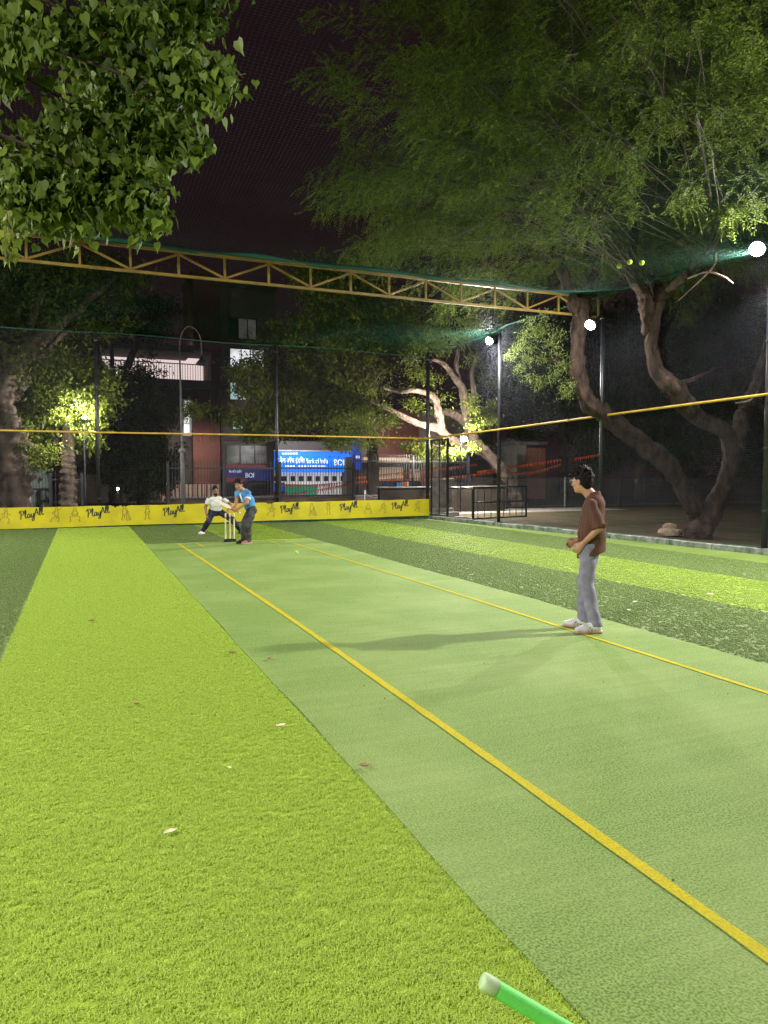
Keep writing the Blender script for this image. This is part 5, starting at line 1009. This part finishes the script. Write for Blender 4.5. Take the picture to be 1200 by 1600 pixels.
def clumps(centers, radii, per, r, flat=0.6):
    """points spread round clump centres"""
    k = len(centers); idx = r.integers(0, k, per * k) if np.isscalar(per) else np.repeat(np.arange(k), per)
    p = r.normal(0, 0.5, (len(idx), 3)); p[:, 2] *= flat; return centers[idx] + p * radii[idx][:, None], idx
def tree(name, label, base, limbs, bark, sides=12, group=None):
    o = empty(name, base, 0, label, 'tree', group); b = Vector(base)
    t = MB(); t.tube([Vector(p) - b for p in limbs[0][0]], limbs[0][1], sides * 2 + 8, 120, 0.2); t.build('trunk', bark, o, True)
    for pts, rad in limbs[1:]: MB().tube([Vector(p) - b for p in pts], rad, sides * 2, 84, 0.19).build('limb', bark, o, True)
    return o
def crown(parent, V, F, mat, name='crown'):
    V = V - np.array(parent.location); o = link_mesh(name, np_mesh(name, V, F), mat, parent); tag(o, kind='stuff'); return o
def twigs(parent, starts, ends, r, mat, rad=0.012, name='twigs', sag=0.25):
    ls = []
    for a, b in zip(starts, ends):
        m_ = (a + b) / 2 + r.normal(0, 0.18, 3) + np.array((0, 0, sag)); t = np.linspace(0, 1, 7)[:, None]; ls.append((1 - t) ** 2 * a + 2 * t * (1 - t) * m_ + t * t * b + r.normal(0, 0.025, (7, 3)))
    V, F = tubes_np(np.array(ls), rad); o = link_mesh(name, np_mesh(name, V - np.array(parent.location), F), mat, parent); tag(o, kind='stuff'); return o

# --- the gnarled acacia leaning into the cage
r = np.random.default_rng(11)
q0 = gnd(1093, 842); B0 = Vector((q0.x, q0.y, -0.05))
limA = [B0, atX(1092, 815, 15.2), atX(1082, 790, 15.0), atX(1062, 755, 14.7), atX(1040, 722, 14.2), atX(1000, 690, 13.6), atX(955, 655, 12.9), atX(918, 625, 12.5), atX(905, 590, 12.35), atX(903, 545, 12.3), atX(909, 500, 12.3), atX(915, 465, 12.3)]
radA = [0.36, 0.29, 0.24, 0.23, 0.25, 0.25, 0.23, 0.23, 0.22, 0.20, 0.24, 0.17]
limB = [B0 + Vector((0.12, 0.15, 0.1)), atX(1112, 800, 15.4), atX(1133, 755, 15.3), atX(1143, 715, 15.0), atX(1132, 675, 14.6), atX(1095, 655, 13.9), atX(1072, 632, 13.3), atX(1052, 605, 12.9), atX(1030, 585, 12.75), atX(1018, 545, 12.7), atX(1022, 500, 12.7), atX(1030, 462, 12.75), atX(1018, 435, 12.9)]
radB = [0.30, 0.27, 0.24, 0.22, 0.2, 0.2, 0.24, 0.25, 0.19, 0.165, 0.15, 0.15, 0.11]
limC = [atX(1146, 700, 14.95), atX(1158, 665, 15.2), atX(1165, 635, 15.6), atX(1182, 600, 15.9), atX(1195, 555, 16.2), atX(1215, 480, 16.8)]
limD = [atX(1014, 520, 12.7), atX(1010, 478, 12.4), atX(1005, 455, 12.4), atX(985, 420, 12.3), atX(1000, 300, 12.8)]
limE = [atX(1026, 470, 12.7), atX(1060, 440, 12.6), atX(1085, 415, 12.6), atX(1120, 370, 12.8), atX(1160, 250, 13.4)]
limF = [atX(909, 500, 12.3), atX(895, 470, 12.1), atX(870, 400, 11.8), atX(820, 310, 11.2), atX(760, 220, 10.6)]
limG = [atX(906, 595, 12.35), atX(890, 580, 12.2), atX(862, 562, 12.0), atX(838, 548, 11.9)]
limH = [atX(1052, 600, 12.9), atX(1078, 595, 13.2), atX(1105, 582, 13.6), atX(1120, 575, 13.9)]
limI = [atX(1010, 690, 13.7), atX(1040, 640, 13.3), atX(1060, 610, 13.0)]
radA = [q * 0.88 for q in radA]; radB = [q * 0.86 for q in radB]
ac = tree('acacia_tree', 'gnarled brown tree leaning over the cage with feathery overhanging crown', B0, [(limA, radA), (limB, radB), (limC, [0.2, 0.17, 0.15, 0.12, 0.10, 0.06]), (limD, [0.15, 0.15, 0.14, 0.12, 0.08]), (limE, [0.10, 0.09, 0.075, 0.06, 0.04]), (limF, [0.17, 0.15, 0.12, 0.09, 0.05]), (limG, [0.09, 0.06, 0.045, 0.02]), (limH, [0.08, 0.05, 0.035, 0.015])], M['bark'], 14)
# burrs on the bark
# crown volume: clump centres in a lobed shell over the cage
def acacia_ok(p):
    v = p - np.array(CAMP); z = v @ np.array(FW); u = 600 + FPX * (v @ np.array(RT)) / z; w = 800 - FPX * (v @ np.array(UP)) / z; return u, w
cc = []
while len(cc) < 800:
    p = np.array((r.uniform(4.0, 19), r.uniform(7, 21), r.uniform(6.7, 14.5)))
    e = ((p[0] - 11.6) / 6.4) ** 2 + ((p[1] - 13.8) / 6.4) ** 2 + ((p[2] - 8.6) / 6.0) ** 2
    lob = 1 + 0.35 * math.sin(p[0] * 1.1 + 1) * math.sin(p[1] * 0.9) * math.sin(p[2] * 1.2 + 2)
    if p[2] < 6.9 and r.random() < 0.6: continue
    if e < lob and e > 0.12: cc.append(p)
cc = np.array(cc)
def fronds(P, D, L, lw, nl, r, seed):
    """feathery compound leaves: nl pairs of leaflets along each drooping stalk"""
    n = len(P); t = np.linspace(0.15, 1, nl); side = np.cross(D, np.array([0, 0, 1.0])) + r.normal(0, 0.3, (n, 3)); side /= np.linalg.norm(side, axis=1)[:, None] + 1e-9
    st = P[:, None] + D[:, None] * (L[:, None] * t)[..., None] + np.array([0, 0, -1.0]) * (L[:, None] * t ** 2 * 0.35)[..., None]; C = []; Dd = []
    for q in (-1, 1): C.append(st.reshape(-1, 3)); Dd.append((side[:, None] * q + D[:, None] * 0.55 + r.normal(0, 0.15, (n, nl, 3))).reshape(-1, 3))
    C = np.vstack(C); Dd = np.vstack(Dd); Dd /= np.linalg.norm(Dd, axis=1)[:, None]; ll = lw * r.uniform(0.7, 1.2, len(C))
    return leaf_cloud(C, Dd, ll, ll * 0.3, seed=seed)
n_s = len(cc); od = cc - np.array((12.2, 14.0, 6.5)); od /= np.linalg.norm(od, axis=1)[:, None]; od = od + rdir(n_s, r, 0.1, 0.7) * 0.75; od[:, 2] *= 0.55; od /= np.linalg.norm(od, axis=1)[:, None]
idx = np.repeat(np.arange(n_s), 52); tt = r.uniform(-0.5, 0.6, len(idx)); sl2 = r.uniform(1.2, 2.3, n_s)[idx]
pts = cc[idx] + od[idx] * (tt * sl2)[:, None] + r.normal(0, 1, (len(idx), 3)) * np.array((0.13, 0.13, 0.07)) - np.array((0, 0, 1.0)) * (0.35 * (tt + 0.5) ** 2)[:, None]
D = od[idx] * 0.75 + rdir(len(pts), r, 0.55, 0.8) * 0.8; D /= np.linalg.norm(D, axis=1)[:, None]
keep = pts[:, 2] > np.where(pts[:, 0] < 12.9, 6.75, 5.2); pts, D = pts[keep], D[keep]
V, F = fronds(pts, D, r.uniform(0.22, 0.45, len(pts)), 0.07, 9, r, 1)
crown(ac, V, F, M['acacia'])
twigs(ac, cc - od * 1.0, cc + od * 1.0 - np.array((0, 0, 0.3)), r, M['twig'], 0.006, 'spray_stems', 0.1)
nodes = np.array([limF[4], limF[3], limF[2], limD[4], limD[3], limE[4], limE[3], limB[-1], limC[-1], limF[4] + Vector((-1, 0, 1.5)), limD[4] + Vector((0.5, 1, 2.5))], float)
pick = cc[r.integers(0, len(cc), 620)]; st_ = np.array([nodes[np.argmin(np.linalg.norm(nodes - p, axis=1) + r.uniform(0, 2.5, len(nodes)))] + r.normal(0, 0.25, 3) for p in pick]); twigs(ac, st_, pick, r, M['twig'], 0.009, sag=0.5)
pick2 = pick[::9]; st2 = np.array([nodes[np.argmin(np.linalg.norm(nodes - p, axis=1))] for p in pick2]); twigs(ac, st2, pick2 + 0.3, r, M['bark'], 0.03, 'branches', 0.6)
# feathery spray on the small dead limb, lamplight put into its leaf colour
lc_ = np.array([atX(x, y, 11.9) for x, y in ((830, 545), (838, 525), (850, 512), (858, 535), (868, 550), (822, 560), (845, 560), (880, 568), (888, 600), (836, 515), (826, 500), (815, 535), (806, 545), (798, 555), (812, 575), (828, 590), (862, 590), (842, 600), (820, 520), (852, 490), (872, 520), (884, 615), (870, 580))], float)
pts, idx = clumps(lc_, np.full(len(lc_), 0.24), 120, r, 0.7); V, F = leaf_cloud(pts, rdir(len(pts), r, 0.25), r.uniform(0.05, 0.12, len(pts)), 0.02, seed=2); crown(ac, V, F, leafmat('lit_spray_leaf', (0.34, 0.42, 0.13), (0.16, 0.22, 0.05), 0.4, 0.7), 'lit_spray')
# a few dead twigs by the bright lamp
for pts_, lb in (([atX(1075, 435, 12.6), atX(1105, 425, 12.5), atX(1130, 432, 12.5), atX(1146, 443, 12.5)], 1), ([atX(1120, 395, 12.7), atX(1112, 420, 12.6), atX(1060, 470, 12.6)], 2), ([atX(1150, 630, 15.4), atX(1172, 625, 15.2), atX(1185, 610, 15.2)], 3)):
    MB().tube([Vector(p) - B0 for p in pts_], [0.022] * (len(pts_) - 1) + [0.008], 7, 16, 0.1).build('dead_twig', M['bark_grey'], ac, True)

# --- pale tree lit by the gate lamp
q1 = gnd(815, 792); B1 = Vector((q1.x, q1.y, -0.05)); Y1_ = q1.y; T_ = lambda x, y, d=0.0: at(x, y, Y1_ + d)
pl = tree('shade_tree', 'pale barked leaning tree lit by the small gate lamp', B1, [
    ([B1, T_(803, 768), T_(788, 742), T_(765, 712), T_(744, 692), T_(733, 668), T_(728, 645), T_(722, 608), T_(713, 580), T_(716, 545)], [0.36, 0.30, 0.28, 0.27, 0.27, 0.24, 0.20, 0.17, 0.13, 0.08]),
    ([T_(748, 697), T_(725, 699, -0.5), T_(702, 684, -1.2), T_(683, 670, -1.6), T_(655, 662, -2), T_(625, 648, -2.4), T_(600, 636, -2.6), T_(578, 628, -2.8)], [0.2, 0.2, 0.19, 0.18, 0.14, 0.11, 0.08, 0.04]),
    ([T_(690, 676, -1.5), T_(686, 645, -1.7), T_(676, 620, -2), T_(650, 610, -2.3), T_(622, 612, -2.6), T_(598, 606, -2.8)], [0.2, 0.17, 0.14, 0.11, 0.08, 0.05]),
    ([T_(735, 665), T_(712, 648, 0.8), T_(692, 645, 1.2), T_(678, 650, 1.4)], [0.24, 0.2, 0.16, 0.12]),
    ([T_(722, 605), T_(705, 582, -0.4), T_(690, 566, -0.8), T_(676, 562, -1.2)], [0.17, 0.13, 0.1, 0.07]),
    ([T_(730, 640), T_(740, 615, 0.3), T_(738, 580, 0.4), T_(748, 545, 0.6)], [0.16, 0.13, 0.1, 0.06])], M['bark_grey'], 14)
r = np.random.default_rng(21)
lc_ = np.array([T_(x + r.normal(0, 6), y + r.normal(0, 5), r.normal(-0.8, 1.0)) for x, y in ((752, 640), (758, 655), (748, 665), (762, 632), (742, 672), (600, 648), (588, 640), (570, 650), (610, 655), (560, 630), (655, 640), (670, 590), (655, 582), (645, 600), (690, 620), (548, 668), (575, 668), (535, 650), (700, 540), (720, 530), (740, 560), (760, 580), (770, 600), (700, 700), (655, 700), (668, 708), (690, 710), (640, 690), (590, 690), (560, 690), (540, 690), (525, 680), (700, 550), (680, 540), (600, 600), (620, 585), (575, 600), (550, 610), (640, 560))], float)
pts, idx = clumps(lc_, r.uniform(0.4, 0.8, len(lc_)), 130, r, 0.7); V, F = leaf_cloud(pts, rdir(len(pts), r, 0.4), r.uniform(0.10, 0.2, len(pts)), r.uniform(0.05, 0.08, len(pts)), seed=3); crown(pl, V, F, M['lime'])
near_ = np.array([at(x + r.normal(0, 5), y + r.normal(0, 4), Y) for x, y, Y in ((745, 640, 28.6), (752, 655, 28.4), (760, 632, 28.8), (748, 668, 28.2), (765, 648, 28.9), (740, 625, 29), (735, 700, 28.3), (700, 706, 28.2), (715, 700, 28.2), (672, 702, 28.5), (655, 708, 28.6), (600, 640, 28.6), (585, 652, 28.6), (566, 640, 28.7), (556, 660, 28.5), (572, 668, 28.4), (545, 676, 28.5), (530, 688, 28.6), (556, 690, 28.4), (612, 655, 28.6), (640, 630, 28.8), (655, 590, 29), (668, 585, 28.8), (648, 572, 28.6), (515, 690, 28.6), (660, 545, 26.4), (690, 538, 26.2), (715, 530, 26.0), (735, 520, 25.9), (705, 515, 26.4), (675, 520, 26.4), (745, 508, 26.2), (640, 556, 26.4), (725, 500, 26.6), (690, 500, 26.8))], float)
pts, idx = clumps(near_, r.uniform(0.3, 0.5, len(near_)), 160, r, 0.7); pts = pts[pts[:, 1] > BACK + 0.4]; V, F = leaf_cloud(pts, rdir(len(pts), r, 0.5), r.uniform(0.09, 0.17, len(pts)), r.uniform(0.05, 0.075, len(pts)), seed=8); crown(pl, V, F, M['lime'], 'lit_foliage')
twigs(pl, np.array([lc_[np.argmin(np.linalg.norm(lc_ - c, axis=1) + (np.linalg.norm(lc_ - c, axis=1) < 0.1) * 99)] for c in lc_]), lc_, r, M['bark_grey'], 0.02, sag=0.1)

# --- dark trees behind the back fence; each crown lists lobes in the photo's directions
def dark_tree(label, tx, Yt, trunk_r, lobes, n, seed, mat='dark_leaf', lean=0.0, lw=(0.07, 0.11), name='street_tree', ll=(0.14, 0.26), top=None):
    r = np.random.default_rng(seed); b = at(tx, 742, Yt); b = Vector((b.x, Yt, -0.05)); L = [(np.array(at(x, y, Yt + d)), s) for x, y, s, d in lobes]
    main = max(L, key=lambda t: t[0][2]); tp = Vector(main[0]); H = tp.z
    limbs = [([b, b + Vector((lean * 0.2, 0.05, H * 0.3)), b + Vector((lean * 0.5, 0.0, H * 0.55)), tp], [trunk_r * 1.25, trunk_r, trunk_r * 0.8, trunk_r * 0.25])]; fork = b + Vector((lean * 0.4, 0, H * 0.45))
    for c, s in L[:5]: limbs.append(([fork, (fork + Vector(c)) / 2 + Vector((0, 0, 0.4)), Vector(c)], [trunk_r * 0.5, trunk_r * 0.3, trunk_r * 0.1]))
    o = tree(name, label, b, limbs, M['bark_dark'], 10); cen = []
    for c, s in L:
        k = max(6, int(30 * s)); d = r.normal(0, 1, (k, 3)); d /= np.linalg.norm(d, axis=1)[:, None]; cen.append(c + d * s * r.uniform(0.3, 1.0, (k, 1)) * np.array((1.15, 1, 0.8)))
    cen = np.vstack(cen); per = max(20, n // len(cen)); pts, idx = clumps(cen, r.uniform(0.3, 0.75, len(cen)), per, r, 0.6)
    pts = pts[pts[:, 2] > 0.4]; pts = pts[pts[:, 1] > BACK + 0.3]
    V, F = leaf_cloud(pts, rdir(len(pts), r, 0.5), r.uniform(*ll, len(pts)), r.uniform(*lw, len(pts)), seed=seed); crown(o, V, F, M[mat]); return o
dark_tree('thick rough trunk rising at the edge of the photo behind the banner', 20, 27.6, 0.42, [(30, 480, 2.0, 1), (-10, 560, 1.8, 0), (80, 430, 1.9, 1.5), (60, 600, 1.4, 1), (130, 500, 1.8, 2), (-30, 420, 2.0, 1), (0, 640, 1.2, 0.5), (180, 430, 1.6, 3)], 13000, 31, 'deep_leaf')
dark_tree('slim trunked leafy tree catching the hidden white lamp above the banner', 106, 29.8, 0.26, [(110, 620, 1.3, 0.3), (70, 650, 1.0, 0.6), (140, 640, 0.8, 0.4), (55, 700, 0.7, 0.5), (95, 570, 1.4, 1), (60, 580, 1.2, 1.5), (150, 600, 0.9, 0.8), (131, 650, 0.45, 1.1), (125, 640, 0.5, 1.2), (140, 668, 0.35, 0.3), (122, 660, 0.4, 0.4), (138, 690, 0.3, 0.5)], 12000, 32, 'lime')
sl_t = bpy.data.objects['street_tree.001']; r = np.random.default_rng(77)
lq = np.array([at(x + r.normal(0, 5), y + r.normal(0, 5), Y) for x, y, Y in ((131, 632, 27.1), (118, 640, 27.2), (145, 640, 27.3), (122, 655, 26.9), (140, 662, 26.8), (150, 652, 27.2), (131, 672, 27.0), (133, 648, 26.8), (127, 654, 26.9), (136, 656, 26.7), (124, 644, 26.8), (112, 668, 27.2), (148, 684, 27.1), (125, 615, 27.4), (138, 605, 27.5), (150, 625, 27.4), (46, 690, 27.2), (60, 700, 27.0), (75, 712, 27.2), (52, 718, 27.1), (82, 698, 27.3), (88, 722, 27.2), (66, 728, 27.2), (44, 674, 27.3), (95, 640, 27.6), (100, 620, 27.8), (80, 650, 27.6), (128, 650, 28.0), (136, 645, 28.2), (120, 648, 28.1))], float)
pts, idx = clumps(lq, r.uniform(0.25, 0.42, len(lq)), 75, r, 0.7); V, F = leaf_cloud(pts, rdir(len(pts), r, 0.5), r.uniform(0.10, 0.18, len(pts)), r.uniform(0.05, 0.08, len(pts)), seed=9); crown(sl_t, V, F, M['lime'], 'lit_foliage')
dark_tree('black leafy tree hiding the lower half of the apartment block', 225, 38.0, 0.25, [(215, 640, 2.0, 0), (185, 680, 2.2, 0), (225, 690, 1.6, 0), (200, 595, 1.7, 0.5), (235, 720, 1.4, 0), (170, 720, 1.9, 0), (210, 740, 1.9, 0), (150, 640, 1.4, 0), (255, 740, 0.9, 0)], 26000, 33, 'deep_leaf')
dark_tree('wide dark green tree drooping over the bank sign', 583, 35.5, 0.25, [(470, 560, 2.4, 0), (462, 600, 1.4, -1), (520, 580, 2.2, 0), (560, 540, 2.1, 0), (405, 655, 0.7, -1), (450, 650, 1.7, 0), (510, 650, 1.8, 0), (600, 500, 2.1, 0), (540, 500, 2.2, 0.5), (480, 520, 1.7, 0.5), (640, 520, 1.8, 0), (550, 640, 1.4, -1), (345, 650, 0.5, 0), (500, 440, 1.8, 1), (560, 440, 1.8, 1), (390, 610, 0.7, -2), (398, 568, 0.3, -3), (372, 578, 0.25, -3), (300, 640, 0.3, -2), (383, 650, 0.6, -2), (425, 640, 0.8, -1), (400, 675, 0.5, -1)], 50000, 34, 'mid_leaf')
dark_tree('dark tree blocking the sky behind the truss at the left', 180, 43.0, 0.3, [(170, 470, 2.6, 0), (110, 440, 2.6, 0), (220, 520, 1.6, 0), (60, 470, 2.6, 0), (250, 480, 1.2, 0), (110, 510, 2.4, 0), (30, 540, 2.6, 0), (10, 420, 2.6, 0)], 15000, 35, 'deep_leaf')
for i, (x, Yt, lb, lo) in enumerate(((1000, 40, 'dim tree far behind the fork of the gnarled trunk', [(990, 640, 3.2, 0), (1040, 580, 3.2, 0), (950, 590, 2.8, 0), (1000, 690, 2.4, 0), (1060, 660, 2.4, 0), (960, 520, 2.8, 1), (1030, 500, 3.0, 1), (940, 700, 2.2, 0), (1050, 720, 2.2, 0)]), (1140, 38, 'dim tree far behind the side net at the edge of the photo', [(1150, 620, 3.2, 0), (1200, 560, 3.4, 0), (1110, 680, 2.4, 0), (1210, 680, 2.6, 0), (1100, 540, 3.0, 1), (1160, 490, 3.0, 1), (1100, 460, 2.6, 1), (1160, 720, 2.2, 0), (1090, 620, 2.6, 0)]), (880, 45, 'dim tree standing behind the orange bunting and kiosk', [(880, 620, 3.0, 0), (830, 650, 2.6, 0), (920, 660, 2.6, 0), (870, 570, 2.8, 0), (800, 600, 2.4, 0), (840, 530, 2.8, 1), (900, 510, 2.8, 1), (790, 540, 2.6, 1)]))):
    dark_tree(lb, x, Yt, 0.28, lo, 30000, 40 + i, 'deep_leaf', lw=(0.10, 0.16), ll=(0.2, 0.36))

# --- peepal branch hanging into the frame at upper left (the trunk stands outside)
r = np.random.default_rng(51)
YP = 7.2; pb = Vector((-5.9, 8.2, -0.05))
PPc = np.array([at(x - 0.06 * max(0, x - 40), y, YP + d) for x, y, d in ((20, 60, 0), (60, 40, .6), (110, 60, 1), (150, 30, .4), (180, 60, .9), (220, 40, .2), (250, 20, 1), (300, 15, .6), (340, 132, .15), (352, 118, .2), (150, 120, 1.2), (200, 130, .6), (240, 110, 1.1), (280, 130, .4), (300, 120, .2), (318, 140, .1), (285, 100, .8), (318, 12, .9), (338, 4, 1.0), (80, 220, .9), (130, 200, .4), (180, 190, .9), (230, 190, .2), (270, 200, .5), (295, 220, .1), (250, 240, .2), (210, 250, .6), (160, 250, .2), (110, 260, .9), (60, 270, .4), (20, 280, .2), (230, 280, .1), (180, 300, .5), (140, 310, .2), (90, 320, .3), (50, 330, .8), (20, 325, .1), (215, 320, .2), (245, 335, .2), (120, 340, .5), (290, 50, 1), (300, 10, .8), (0, 100, .3), (0, 20, .7), (-40, 200, .5), (-40, 60, .5))], float)
pp = tree('peepal_tree', 'leafy branches with heart shaped leaves hanging over the upper corner', pb, [([pb, Vector((-5.7, 8.2, 2.5)), Vector((-5.2, 8.0, 5.0)), Vector((-4.4, 7.9, 6.6))], [0.35, 0.28, 0.22, 0.16])] + [([Vector((-4.9, 8.0, 5.8)), Vector((-3.6, 7.6, 5.6 + 0.5 * i)), Vector(PPc[k]) + Vector((-0.5, 0.2, 0.1)), Vector(PPc[k])], [0.05, 0.028, 0.012, 0.005]) for i, k in enumerate((31, 15, 22, 9, 5, 35))], M['bark_dark'], 9)
pts, idx = clumps(PPc, r.uniform(0.21, 0.34, len(PPc)), 190, r, 0.75)
lo_ = np.array([(v - np.array(CAMP)) @ np.array(FW) for v in pts]); order = np.argsort(lo_); pts = pts[order]
D = rdir(len(pts), r, 1.2, 0.8); Ls = r.uniform(0.05, 0.13, len(pts)) * r.uniform(0.85, 1.15, len(pts))
near = np.zeros(len(pts), bool); u = np.array([acacia_ok(p) for p in pts]); vis = (u[:, 0] > -5) & (u[:, 1] > -5) & (u[:, 0] < 400); cand = np.where(vis)[0]; near[cand[:300]] = True
V, F = leaf_cloud(pts[~near], D[~near], Ls[~near], Ls[~near] * 0.95, 'heart', seed=5); crown(pp, V, F, M['peepal'], 'foliage')
lme = []
for k in range(6):
    c = np.array([[0, 0, 0.0]]); V, F = leaf_cloud(c, np.array([[0, 0, -1.0]]), np.array([0.085]), np.array([0.08]), 'heart', seed=60 + k); me = np_mesh('leaf', V, F); me.materials.append(M['peepal']); lme.append(me)
for i in np.where(near)[0]:
    o = bpy.data.objects.new('leaf', lme[i % 6]); COL.objects.link(o); o.parent = pp; d = Vector(D[i]); o.location = Vector(pts[i]) - pp.location
    o.rotation_euler = (Matrix.Rotation(random.uniform(0, 6.28), 3, 'Z') @ Matrix.Rotation(random.uniform(-0.7, 0.7), 3, 'X')).to_euler(); s = Ls[i] / 0.085; o.scale = (s, s, s)
twigs(pp, np.array([PPc[np.argmin(np.linalg.norm(PPc - c, axis=1) + (np.linalg.norm(PPc - c, axis=1) < 0.05) * 99)] for c in PPc]), PPc, r, M['bark_grey'], 0.006, sag=0.05)
# a light sprig dangling in front of the truss
dg = np.array([at(x, y, 6.4) for x, y in ((12, 330), (12, 350), (14, 372), (18, 388), (24, 378), (8, 396), (20, 400))], float); MB().tube([Vector(p) - pp.location for p in dg[:4]], 0.005, 6, 10).build('sprig', M['bark_grey'], pp, True)
pts, idx = clumps(dg, np.full(len(dg), 0.05), 6, r, 1.0); V, F = leaf_cloud(pts, rdir(len(pts), r, 1.6, 0.6), r.uniform(0.06, 0.09, len(pts)), 0.065, 'heart', seed=6); crown(pp, V, F, M['lime'], 'sprig_leaves')

# ------------------------------------------------------------------ fallen leaves and small litter
lt = pmat('dry_leaf', (0.72, 0.66, 0.42), (0.55, 0.48, 0.28), 30, 0.7); lt2 = pmat('brown_leaf', (0.30, 0.20, 0.10), (0.2, 0.13, 0.07), 30, 0.8)
def dry(px, py, s, rz, mat, label):
    q = gnd(px, py, 0.02); m_ = MB(); P = ((0, 0), (0.25, 0.26), (0.62, 0.30), (0.9, 0.10), (1.05, 0.0), (0.88, -0.12), (0.6, -0.3), (0.24, -0.24)); V = [(x * s, y * s, 0.008 + 0.16 * s * abs(y) * 2 + 0.25 * s * (x - 0.4) ** 2 + random.uniform(0, 0.003)) for x, y in P] + [(0.35 * s, 0, 0.004), (0.7 * s, 0, 0.005)]
    F = [(0, 1, 8), (1, 2, 9, 8), (2, 3, 9), (3, 4, 9), (4, 5, 9), (5, 6, 9), (6, 7, 8, 9), (7, 0, 8)]; o = m_.add(V, F).build('fallen_leaf', mat, None, True); so = o.modifiers.new('thickness', 'SOLIDIFY'); so.thickness = 0.0015
    o.location = (q.x, q.y, 0.017); o.rotation_euler = (0, 0, rz); tag(o, label, 'leaf', 'fallen leaves on the turf'); return o
dry(255, 1305, 0.062, 0.2, lt, 'largest pale fallen leaf, on the bright turf nearest the camera'); dry(430, 1137, 0.07, 0.1, lt, 'pale fallen leaf on bright turf beside the edge of the pitch mat'); dry(218, 1101, 0.06, 2.5, lt2, 'curled pinkish brown fallen leaf on the bright turf'); dry(361, 1203, 0.035, 1.9, lt, 'tiny pale leaf scrap between two larger fallen leaves'); dry(560, 1198, 0.07, -0.2, lt2, 'thin brown fallen leaf on the pitch mat beside the bright strip')
dry(356, 1021, 0.085, 0.1, lt2, 'dull fallen leaf where the bright strip meets the mat'); dry(138, 971, 0.09, 0.4, lt2, 'dull fallen leaf far along the bright strip'); dry(1106, 930, 0.11, 0.2, lt, 'pale fallen leaf on the bright strip right of the bowler'); dry(990, 942, 0.08, 0.4, lt, 'pale leaf bit on dark turf just right of the bowler legs'); dry(983, 955, 0.07, 1.0, lt, 'small pale leaf bit lowest on the dark turf by the bowler')
dry(418, 1031, 0.07, 0.6, lt2, 'dark leaf scrap on the mat left of the long yellow line')
li = MB()
for _ in range(80):
    y = random.uniform(2.0, 16); x = random.uniform(1.5, 5.3) if random.random() < 0.7 else random.uniform(-0.6, 8); s = random.uniform(0.003, 0.008); li.box((x, y, 0.014), (s, s * random.uniform(0.5, 1.6), s * 0.6), rz=random.uniform(0, 3))
tag(li.build('turf_litter', pmat('dark_crumb', (0.05, 0.05, 0.03), None, 20, 0.9), None), kind='stuff')
